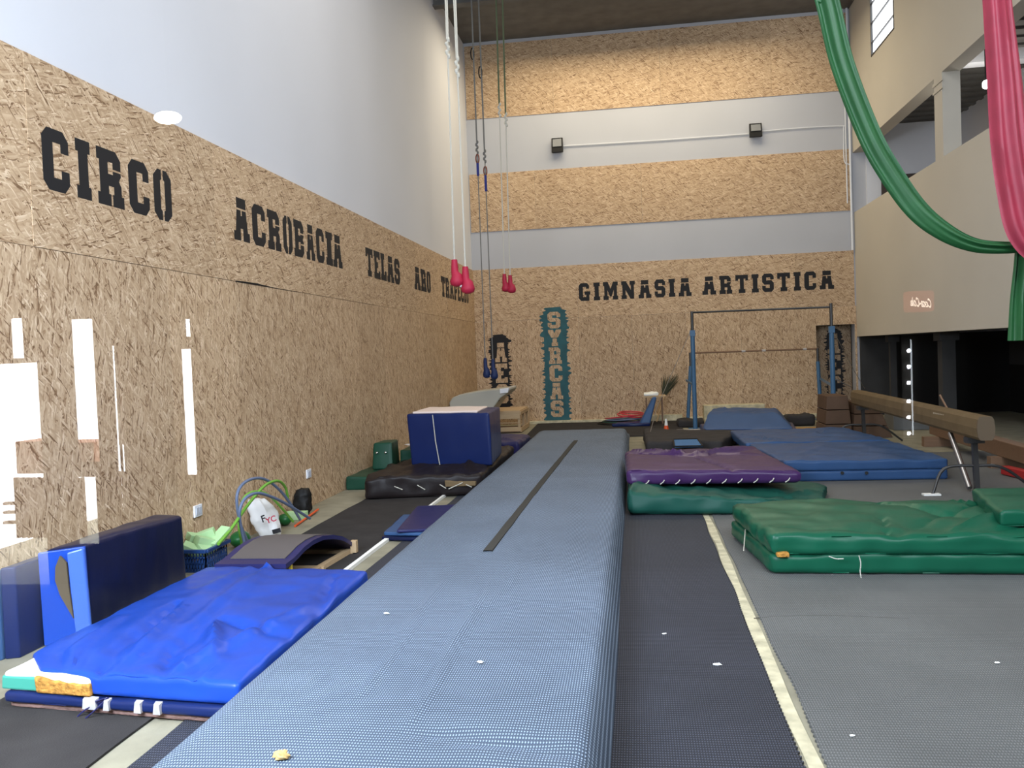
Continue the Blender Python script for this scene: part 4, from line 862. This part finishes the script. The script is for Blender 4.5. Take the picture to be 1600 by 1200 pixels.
# broom / feather plume
r = thing('broom', (.5, 19.7, 0), 'green bristled broom leaning on the back wall behind the stool', 'broom')
MB().tube([(.42, 19.7, .02), (.66, 20.05, .72)], .014, 6).build('handle', 'wood', r, smooth=True)
bb = MB()
for i in range(90):
    a = random.uniform(-.16, .16); b_ = random.uniform(-.07, .07); l = random.uniform(.26, .42)
    s = Vector((.60+a*.2, 20.0+b_*.3, .62+random.uniform(-.05, .05))); bb.tube([s, s+Vector((.16+a, .06+b_, l))], [.007, .003], 4)
bb.build('bristles', plain('olive_bristles', (.055, .06, .035), .9), r)
r = thing('traffic_cone', (.55, 17.3, 0), 'small orange and white cone on the floor before the bars', 'cone')
MB().tube([(.55, 17.3, .02), (.55, 17.3, .14)], [.06, .035], 12).build('cone_base', 'orange', r, smooth=True); MB().tube([(.55, 17.3, .14), (.55, 17.3, .27)], [.035, .018], 12).build('cone_tip', 'foam', r, smooth=True)
single(MB().box(.75, 1.3, 17.0, 17.35, 0, .05), 'floor_plate', 'greyt', 'pale metal plate at the foot of the left bar post', 'plate')
single(MB().box(.3, 1.0, 19.9, 20.1, 0, .15), 'timber_offcut', 'tape_line', 'pale timber offcut on the floor behind the cone', 'timber')

# uneven bars
def bars():
    r = thing('uneven_bars', (2.3, 17.5, 0), 'blue uneven bars with two rails before the back wall', 'gymnastic bars')
    HL, HR = Vector((1.13, 17.6, 0)), Vector((3.57, 16.65, 0)); LL, LR = Vector((1.06, 19.0, 0)), Vector((3.86, 19.2, 0))
    for p, z0, z1 in ((HL, .02, 1.95), (HR, .02, 1.90)):
        MB().tube([p+Vector((0, 0, z0)), p+Vector((0, 0, z1))], .045, 12).build('high_post', 'postblue', r, smooth=True)
        MB().tube([p+Vector((0, 0, z1)), p+Vector((0, 0, 2.36))], .03, 10).build('height_adjuster', 'dsteel', r, smooth=True)
        MB().box(p.x-.05, p.x+.05, p.y-.05, p.y+.05, z1-.08, z1+.04).build('clamp', 'postblue', r)
        MB().box(p.x-.12, p.x+.12, p.y-.3, p.y+.3, 0, .03).build('foot_plate', 'postblue', r)
    for p, q in ((LL, Vector((1.16, 19.0, 1.54))), (LR, Vector((3.82, 19.2, 1.53)))):
        MB().tube([p+Vector((0, 0, .02)), Vector((q.x, q.y, 1.25))], .04, 12).build('low_post', 'postblue', r, smooth=True)
        MB().tube([Vector((q.x, q.y, 1.25)), q], .028, 10).build('height_adjuster', 'dsteel', r, smooth=True)
        MB().box(p.x-.1, p.x+.1, p.y-.15, p.y+.15, 0, .03).build('foot_plate', 'postblue', r)
    MB().tube([HL+Vector((0, 0, 2.34)), HR+Vector((0, 0, 2.29))], .02, 10).build('high_bar', 'dsteel', r, smooth=True)
    MB().tube([Vector((1.16, 19.0, 1.53)), Vector((3.82, 19.2, 1.52))], .02, 10).build('low_bar', 'wood2', r, smooth=True)
    for s in (.42, .58, .90):
        p = Vector((1.16, 19.0, 1.53)).lerp(Vector((3.82, 19.2, 1.52)), s); MB().tube([p-Vector((.04, 0, 0)), p+Vector((.04, 0, 0))], .023, 8).build('tape_wrap', 'greyt', r)
    MB().bar(LR+Vector((0, 0, .88)), HR+Vector((0, 0, .84)), .03, .04).build('spreader', 'postblue', r); MB().bar(LL+Vector((0, 0, .95)), HL+Vector((0, 0, .90)), .03, .04).build('spreader', 'postblue', r)
    MB().tube([HL+Vector((-.05, 0, 1.95)), gz(1030, 650, .5)*.0+Vector((.35, 15.8, .6)), gz(1012, 690, .1)], .006, 5).build('guy_cable', 'steel', r)
    MB().tube([HR+Vector((0, 0, 1.92)), Vector((4.5, 18.9, 1.0)), Vector((4.86, 19.6, .62))], .005, 5).build('guy_cable', 'steel', r)
    MB().tube([HR+Vector((0, 0, 1.0)), gy(1330, 605, 16.4)], .007, 5).build('guy_cable', 'chrome', r)
bars()

# balance beam
def beam():
    r = thing('balance_beam', (3.5, 12, 0), 'tan suede balance beam on dark steel trestles at the right', 'balance beam')
    A_ = Vector((3.46, 9.3, .0)); B_ = Vector((3.60, 15.1, 0))
    d = (B_-A_).normalized(); s = Vector((d.y, -d.x, 0)); zt, zb = .84, .60
    prof = [(-.055, zt), (.055, zt), (.075, zt-.03), (.085, (zt+zb)/2), (.075, zb+.03), (.055, zb), (-.055, zb), (-.075, zb+.03), (-.085, (zt+zb)/2), (-.075, zt-.03)]
    def sec(p): return [p+s*a+Vector((0, 0, b)) for a, b in prof]
    A1 = A_+d*.02; n = len(prof)
    MB().add(sec(A1)+sec(B_), [(i, (i+1) % n, (i+1) % n+n, i+n) for i in range(n)]+[tuple(range(n))[::-1], tuple(range(n, 2*n))]).build('suede_rail', 'suede', r)
    e = MB().add(sec(A_)+sec(A1), [(i, (i+1) % n, (i+1) % n+n, i+n) for i in range(n)]+[tuple(range(n))[::-1], tuple(range(n, 2*n))]); e.build('end_cap', 'suede_end', r)
    for t in (A_+d*.35, A_+d*5.35):
        l = MB(); l.bar(t+Vector((0, 0, zb)), t+Vector((0, 0, zb-.06)), .16, .14, (0, 1, 0)); l.bar(t+Vector((0, 0, zb)), t+Vector((.02, 0, .03)), .05, .05, (0, 1, 0)); l.build('leg', 'dsteel', r)
        f = MB(); f.tube(catmull([t+s*-.45+Vector((0, -.1, 0.02)), t+s*-.30+Vector((0, 0, .27)), t+Vector((0, 0, .30)), t+s*.28+Vector((0, 0, .27)), t+s*.62+Vector((0, .1, .02))], 5), .016, 8); f.build('cross_foot', 'dsteel', r, smooth=True)
        MB().box(t.x-.55, t.x-.38, t.y-.14, t.y-.06, .013, .03).build('foot_pad', 'foam', r)
    MB().tube([A_+d*1.0+Vector((-.03, 0, zb-.02)), A_+d*.45+Vector((-.02, 0, .05))], .028, 8).build('diagonal_strut', 'steel', r, smooth=True)
    MB().tube([A_+d*1.3+Vector((.1, 0, zb+.1)), A_+d*1.5+Vector((.02, 0, zt+.14))], .012, 6).build('lever', 'wood2', r, smooth=True)
    m = plain('faded_print', (.45, .38, .28), .9)
    for i, (sz, txt) in enumerate(((.07, 'GYMNOVA'),)): pass
    q = MB()
    for row, (y0, y1, z) in enumerate(((10.35, 10.75, .75), (9.95, 10.75, .70))):
        k = 7+row*4
        for i in range(k):
            a = y0+(y1-y0)*i/k; x = 3.47+(a-9.15)*.021-.086; q.box(x-.002, x+.003, a, a+(y1-y0)/k*.65, z, z+.035)
    q.build('faded_print', m, r)
beam()
# plywood boxes at the far end of the beam
for (x0, x1, x2, x3, y0, h, lab, nm) in ((3.16, 3.62, 3.22, 3.56, 15.45, .74, 'tapered brown panel vault box left of the beam trestle', 'vault_box'), (3.62, 4.25, 3.66, 4.02, 15.4, .62, 'tapered brown vault box right of the beam trestle', 'vault_box')):
    r = thing(nm, ((x0+x1)/2, y0+.4, 0), lab, 'vault box', 'brown vault boxes under the far end of the beam')
    k = 3
    for i in range(k):
        t0, t1 = i/k, (i+1)/k-.02; L = lambda t: x0+(x2-x0)*t; R_ = lambda t: x1+(x3-x1)*t
        MB().hexa([(L(t0), y0+.05*t0, h*t0), (R_(t0), y0+.05*t0, h*t0), (R_(t0), y0+.8, h*t0), (L(t0), y0+.8, h*t0), (L(t1), y0+.05*t1, h*t1), (R_(t1), y0+.05*t1, h*t1), (R_(t1), y0+.8, h*t1), (L(t1), y0+.8, h*t1)]).build('box_tier', 'card', r, bevel=.008)
# red and brown beams
single(MB().bar((4.46, 10.7, .89), (5.2, 6.4, .95), .12, .13), 'low_beam', 'redp', 'red painted rail behind the near end of the balance beam', 'rail', bevel=.01)
for p in ((4.55, 10.2), (5.1, 7.0)): pass
tr = MB()
D.objects['low_beam'].name = 'red_rail'
single(MB().bar((4.60, 14.4, .25), (4.40, 8.2, .25), .16, .20), 'wooden_beam', 'wood2', 'long brown wooden beam lying low behind the balance beam', 'beam', bevel=.01)
for i, y in enumerate((8.8, 11.5, 14.0)): single(MB().box(4.3, 4.75, y-.06, y+.06, 0.001, .15), 'timber_block', 'wood2', ('timber support block under the near end of the brown beam', 'timber support block under the middle of the brown beam', 'timber support block under the far end of the brown beam')[i], 'block', 'supports of the brown beam')
single(MB().bar((4.25, 10.9, .07), (4.75, 7.6, .07), .10, .10), 'floor_rail', 'redp', 'red rail lying on the floor at the right edge', 'rail', bevel=.01)
st = MB(); 
for p in ((4.53, 10.3), (5.1, 7.0)): st.bar((p[0], p[1], .0), (p[0], p[1], .84), .06, .06)
o = single(st, 'rail_trestle', 'dsteel', 'dark posts carrying the red rail', 'trestle')
single(MB().box(4.6, 5.3, 16.6, 17.2, 0, .42), 'grey_plinth', 'greymat', 'grey plinth on the floor under the gallery', 'plinth', bevel=.01)

# ------------------------------------------------------------------ hanging apparatus
def rope(pts, rad, mat, parent, name='rope'):
    return MB().tube(pts, rad, 6).build(name, mat, parent, smooth=True)
def atrow(P_, T_, v):
    """fraction of the way up from P_ to T_ that the photo shows at row v"""
    lo, hi = 0.0, 1.0
    for _ in range(30):
        m_ = (lo+hi)/2; q = P_.lerp(T_, m_)-EYE; vv = 600+FPX*q.dot(DN)/q.dot(FW)
        if vv > v: lo = m_
        else: hi = m_
    return lo
def trapeze(y, top, rmat, smat, pmat, padlen, label, us, vs, knots, dbl, padk=1.0):
    """a padded bar on two ropes, hung by straps from the ceiling"""
    A_ = gy(us[0], vs[0], y); B_ = gy(us[1], vs[1], y)
    r = thing('trapeze', ((A_.x+B_.x)/2, y, A_.z-padlen), label, 'trapeze', 'trapezes hanging at the back left')
    out = []
    for k, P_ in enumerate((A_, B_)):
        q_ = gy(top[k], knots[k], y); T_ = Vector((P_.x+(q_.x-P_.x)*(ZC-P_.z)/(q_.z-P_.z), y, ZC)); f = atrow(P_, T_, knots[k]); K = P_.lerp(T_, f)
        rope([P_, K], .011, rmat, r)
        kn = MB()
        for q in range(5): kn.ball(K+Vector((.012*(-1)**q, 0, -.05*q)), .022, .022, .032, 8, 6, .5)
        kn.build('knot', rmat, r, smooth=True)
        for dx in ((-.018, .022) if dbl else (0,)):
            rope([K+Vector((dx*.4, 0, 0)), T_+Vector((dx, 0, 0))], .010 if dbl else .016, smat, r, 'hanging_strap')
        mb = MB().tube([P_+Vector((0, 0, .01)), P_-Vector((0, 0, padlen*.25)), P_-Vector((0, 0, padlen*.45)), P_-Vector((-.02*padk, 0, padlen*.58)), P_-Vector((-.02*padk, 0, padlen*.8)), P_-Vector((-.02*padk, 0, padlen*.93)), P_-Vector((-.02*padk, 0, padlen))], [.032*padk, .04*padk, .042*padk, .06*padk, .08*padk, .07*padk, .03*padk], 14)
        mb.build('end_pad', pmat, r, smooth=True); out.append((P_, T_))
    MB().tube([A_-Vector((-.02, 0, padlen*.86)), B_-Vector((-.02, 0, padlen*.86))], .02, 10).build('trapeze_bar', 'white_pl', r, smooth=True)
    return r, out
trapeze(10.5, (699, 714), 'ropew', 'ropew', 'red', .32, 'nearest trapeze with large crimson pads on white ropes', (710, 727), (407, 418), (62, 92), True, 1.1)
trapeze(15.5, (780, 790), 'ropew', 'olive', 'red', .31, 'small trapeze with crimson pads on white ropes under olive straps', (788, 797), (429, 431), (163, 178), False, 1.0)
r, ro = trapeze(16.5, (745, 757), 'ropeg', 'ropeg', 'navyfab', .38, 'low trapeze with navy pads hanging beside the black lettering', (758, 770), (560, 562), (222, 236), False, .95)
blue_web = plain('blue_webbing', (.02, .03, .20), .7); rust = plain('rust_red_metal', (.20, .05, .03), .4, .5, .4)
for k, (v0, v1, vk) in enumerate(((243, 275, 84), (262, 299, 113))):
    P_, T_ = ro[k]; a = P_.lerp(T_, atrow(P_, T_, v0+12)); b = P_.lerp(T_, atrow(P_, T_, v1))
    w_ = MB().bar(a, b, .045, .03).build('sling', blue_web, r)
    c_ = P_.lerp(T_, atrow(P_, T_, v0+5)); MB().tube([c_+Vector((.030*math.cos(t*.52), 0, .085*math.sin(t*.52))) for t in range(13)], .013, 6, False).build('karabiner', rust, w_, smooth=True)
    c_ = P_.lerp(T_, atrow(P_, T_, vk)); MB().tube([c_+Vector((-.02+.03*math.cos(t*.52), 0, .11*math.sin(t*.52))) for t in range(13)], .013, 6, False).build('karabiner', 'black_pl', r, smooth=True)

def silk(path, widths, mat, label, y, name='aerial_silk', nf=6, depth=.05, seed=1, parent=None, n=10):
    """a gathered hanging cloth: pleated strip swept along the path"""
    P_ = catmull(path, n); W = catmull([(w_, 0, 0) for w_ in widths], n); m = 26; mb = MB(); N = len(P_)
    for side in (0, 1):
        for i, p in enumerate(P_):
            d = (P_[min(i+1, N-1)]-P_[max(i-1, 0)]).normalized(); s = d.cross(Vector((0, 1, 0))).normalized(); w_ = W[i].x
            for k in range(m+1):
                t = k/m-.5
                z = depth*(.28*math.cos(2*math.pi*nf*t+seed+.5*math.sin(i*.07))+.5*noise.noise(Vector((t*5+seed, i*.02, 0))))+depth*1.1*math.cos(math.pi*t)*(-1 if side == 0 else 1)*.8
                mb.v.append(p+s*(t*w_)+Vector((0, z, 0)))
    o2 = N*(m+1)
    for i in range(N-1):
        for k in range(m):
            a = i*(m+1)+k; mb.f.append((a, a+1, a+m+2, a+m+1)); b = a+o2; mb.f.append((b, b+m+1, b+m+2, b+1))
    for i in range(N-1):
        for k in (0, m):
            a = i*(m+1)+k; q = (a, a+m+1, a+m+1+o2, a+o2); mb.f.append(q if k == 0 else q[::-1])
    return mb
Y = 6.6
g1 = gy(1281, -40, Y); top = Vector((g1.x-.75, Y, ZC-.36))
path = [top, gy(1255, -120, Y), gy(1291, 0, Y), gy(1315, 99, Y), gy(1357, 209, Y), gy(1392, 272, Y), gy(1433, 328, Y), gy(1477, 363, Y), gy(1523, 383, Y), gy(1572, 387, Y), gy(1600, 384, Y+.05)]
r = thing('aerial_silk', (1.8, Y, 2.4), 'green aerial silk looping down from the ceiling at the right', 'aerial silk', 'aerial silks at the right')
silk(path, [.16, .16, .165, .165, .165, .165, .155, .13, .10, .085, .08], None, '', Y, seed=2, nf=2).build('looped_cloth', 'silkg', r, smooth=True)
tp = [gy(1600, 380, Y+.12), gy(1600, 420, Y+.12), gy(1597, 470, Y+.12), gy(1597, 532, Y+.12)]
silk(tp, [.12, .15, .17, .20], None, '', Y, seed=5, nf=3).build('hanging_tail', 'silkg', r, smooth=True)
r = thing('aerial_silk', (2.2, Y, 2.4), 'crimson aerial silk hanging at the right edge', 'aerial silk', 'aerial silks at the right')
q0 = gy(1560, 0, Y-.12)
path = [Vector((q0.x-.2, Y-.12, ZC-.36)), gy(1552, -120, Y-.12), gy(1561, 0, Y-.12), gy(1572, 120, Y-.12), gy(1580, 220, Y-.12), gy(1592, 300, Y-.12), gy(1608, 360, Y-.12), gy(1640, 385, Y-.12), gy(1690, 350, Y-.12), gy(1740, 200, Y-.12)]
silk(path, [.16, .18, .19, .225, .25, .27, .28, .26, .22, .2], None, '', Y, seed=9, nf=3, depth=.06).build('looped_cloth', 'silkr', r, smooth=True)

# gallery lamp
p = Vector((6.2, 15.2, 6.0))
p = gy(1541, 132, 15.3)
r = thing('bulb_lamp', p, 'glowing bare bulb under the gallery ceiling', 'lamp')
MB().ball(p, .06, .06, .07, 28, 18).build('bulb', emit('bulb_glow', (1, .98, .92), 40), r, smooth=True)
MB().tube([p+Vector((0, 0, .06)), Vector((p.x, p.y, 6.4))], .02, 8).build('socket_stem', 'black_pl', r)
l = D.lights.new('bulb_light', 'POINT'); l.energy = 14; l.color = (1, .95, .88); l.shadow_soft_size = .08; lo = D.objects.new('bulb_light', l); COL.objects.link(lo); lo.location = p-Vector((0, 0, .15))

# ------------------------------------------------------------------ shop window pane and the room behind it (seen as reflections)
YP = .35
def mirror(p): return Vector((p.x, 2*YP-p.y, p.z))
m = D.materials.new('window_glass'); m.use_nodes = True; n = m.node_tree; n.nodes.clear()
o_ = nd(n, 'ShaderNodeOutputMaterial'); mx = nd(n, 'ShaderNodeMixShader'); tr_ = nd(n, 'ShaderNodeBsdfTransparent'); gl = nd(n, 'ShaderNodeBsdfGlossy'); gl.inputs['Roughness'].default_value = 0
fr = nd(n, 'ShaderNodeFresnel'); fr.inputs['IOR'].default_value = 1.45
n.links.new(math_(n, 'MULTIPLY', fr.outputs[0], 2.0), mx.inputs[0]); n.links.new(tr_.outputs[0], mx.inputs[1]); n.links.new(gl.outputs[0], mx.inputs[2]); n.links.new(mx.outputs[0], o_.inputs[0])
pane = MB().add([(XL, YP, .1), (XR, YP, .1), (XR, YP, 4.5), (XL, YP, 4.5)], [(0, 1, 2, 3)]).build('window_3', m)
struct(pane, 'clear shop window pane with reflections of the room behind the viewer')
sh = MB(); sh.box(XL-.3, 9.2, .28, .42, 4.5, ZC); sh.box(XL-.3, XL, .28, .42, 0, ZC); sh.box(XR, 9.2, .28, .42, 0, 4.5); sh.box(XL, XR, .28, .42, -.01, .1)
struct(sh.build('wall_front', 'white'), 'white front wall above the shop window')
# room behind
RY = -5.4; VY = 2*YP-RY
dk = plain('dark_room_wall', (.05, .045, .04), .8, .2)
def rect(u0, v0, u1, v1):
    um, vm = (u0+u1)/2, (v0+v1)/2; return (gy(u0, vm, VY).x, gy(u1, vm, VY).x, gy(um, v1, VY).z, gy(um, v0, VY).z)
holes = [rect(-130, 570, 68, 920), rect(17, 497, 36, 560), rect(116, 498, 150, 722), rect(120, 745, 152, 850), rect(181, 540, 186, 815), rect(188.5, 540, 192.5, 815), rect(289, 498, 297, 526), rect(287, 545, 303, 742)]
def holed(x0, x1, z0, z1, y0, y1, hs):
    xs = sorted({x0, x1, *[h[0] for h in hs], *[h[1] for h in hs]}); zs = sorted({z0, z1, *[max(z0, h[2]) for h in hs], *[h[3] for h in hs]}); mb = MB()
    xs = [x for x in xs if x0 <= x <= x1]; zs = [z for z in zs if z0 <= z <= z1]
    for i in range(len(xs)-1):
        for j in range(len(zs)-1):
            cx, cz = (xs[i]+xs[i+1])/2, (zs[j]+zs[j+1])/2
            if any(h[0] < cx < h[1] and h[2] < cz < h[3] for h in hs): continue
            mb.box(xs[i], xs[i+1], y0, y1, zs[j], zs[j+1])
    return mb
struct(holed(-6, 9.2, 0, 4.6, RY-.015, RY, holes).build('wall_rear_room', dk), 'dark wall with bright openings behind the viewer')
rm = MB(); rm.box(-6.1, -6, -5.4, .28, 0, 4.6); rm.box(9.2, 9.3, -5.4, .28, 0, 4.6); rm.box(-6.1, 9.3, -5.5, .28, 4.6, 4.7); rm.box(-6, XL-.3, .28, .4, 0, 4.6)
struct(rm.build('wall_rear_room_sides', dk), 'dark walls and ceiling of the room behind the viewer')
struct(MB().box(-6, 9.2, -5.4, .28, 0, .01).build('floor_rear_room', dk), 'dark floor of the room behind the viewer')
# outdoors behind: terracotta planter boxes and a slatted fence
P0 = rect(19, 700, 62, 755)
single(MB().box(P0[0]-.05, P0[1]+.05, -6.3, -6.0, P0[2], P0[3]-.02), 'terracotta_planter', plain('terracotta', (.42, .13, .06), .8), 'terracotta planter box seen reflected at the left', 'planter', bevel=.01)
P1 = rect(-60, 702, 8, 757)
single(MB().box(P1[0], P1[1], -6.3, -6.0, P1[2], P1[3]), 'terracotta_planter', plain('terracotta', (.42, .13, .06), .8), 'second terracotta planter reflected at the left edge', 'planter', bevel=.01)
fn = MB()
for u in range(-40, 70, 9): h = rect(u, 760, u+3.5, 860); fn.box(h[0], h[1], -5.9, -5.85, h[2], h[3])
for v in (800, 815, 832): h = rect(-60, v, 68, v+4); fn.box(h[0], h[1], -5.9, -5.85, h[2], h[3])
for v in (752, 775, 795, 818): h = rect(118, v, 152, v+7); fn.box(h[0], h[1], -5.9, -5.85, h[2], h[3])
for u in (128, 140): h = rect(u, 750, u+4, 850); fn.box(h[0], h[1], -5.9, -5.85, h[2], h[3])
single(fn, 'lattice_fence', 'card', 'brown lattice fence seen reflected low at the left', 'fence')
pp = MB(); h = rect(127, 515, 131, 705); pp.box(h[0], h[1], -5.9, -5.85, h[2], h[3]); h = rect(134.5, 515, 136.5, 705); pp.box(h[0], h[1], -5.9, -5.85, h[2], h[3])
single(pp, 'slender_tree', plain('bark_brown', (.35, .24, .18), .9), 'thin pale trunks reflected inside the bright strip', 'tree')
# pendant lamp behind the viewer
a = mirror(gy(262, 184, 3.2)); r = thing('pendant_lamp', a, 'white pendant lamp reflected above the word CIRCO', 'lamp')
MB().ball(a, .055, .04, .024, 20, 10).build('lamp_shade', emit('lamp_glass_glow', (1, .98, .95), 22), r, smooth=True); MB().tube([a+Vector((0, 0, .02)), Vector((a.x, a.y, 4.6))], .004, 5).build('lamp_cord', dk, r)
# drinks cooler behind the viewer: light strip and sign
VY2 = 4.0
def rf(u, v, y=VY2): return mirror(gy(u, v, y))
a = rf(1436, 560); yy = 2*YP-VY2
r = thing('drinks_cooler', (a.x, yy, 0), 'dark glass door drinks cooler with a column of white lights, seen reflected', 'drinks cooler')
xa = rf(1419, 600).x; xb = rf(1475, 600).x
MB().box(xa-.02, xb+.1, yy-.6, yy-.02, 0, rf(1440, 500).z).build('cabinet', dk, r)
for v in (548, 573, 598, 627, 652, 677): MB().ball(rf(1420+(v-548)*.0, v), .0085, .0085, .0085, 8, 6).build('led_lamp', emit('led_glow', (.9, .96, 1), 45), r, smooth=True)
MB().box(rf(1424.6, 600).x, rf(1426, 600).x, yy-.01, yy+.0, rf(1425, 680).z, rf(1425, 530).z).build('light_strip', emit('strip_glow', (.85, .93, 1), 5), r)
s0, s1, z0, z1 = rf(1417, 470).x, rf(1462, 470).x, rf(1440, 487).z, rf(1440, 454).z
r = thing('illuminated_sign', ((s0+s1)/2, yy, z0), 'small glowing red soft drink sign, seen reflected in the pane', 'sign')
MB().box(s0, s1, yy-.06, yy-.01, z0, z1).build('sign_box', emit('sign_red_glow', (1, .12, .06), 1.1), r, bevel=.01)
t = text('Coca-Cola', 'sign_script', ((s0+s1)/2, yy+.0, z0+.022), .034, (R90, 0, math.pi), emit('sign_letter_glow', (1, .8, .66), 9), r)
for v_ in t.data.vertices: x_, y_ = v_.co.x, v_.co.y; v_.co.x = x_*.58+y_*.2; v_.co.y = y_*1.6+x_*.08
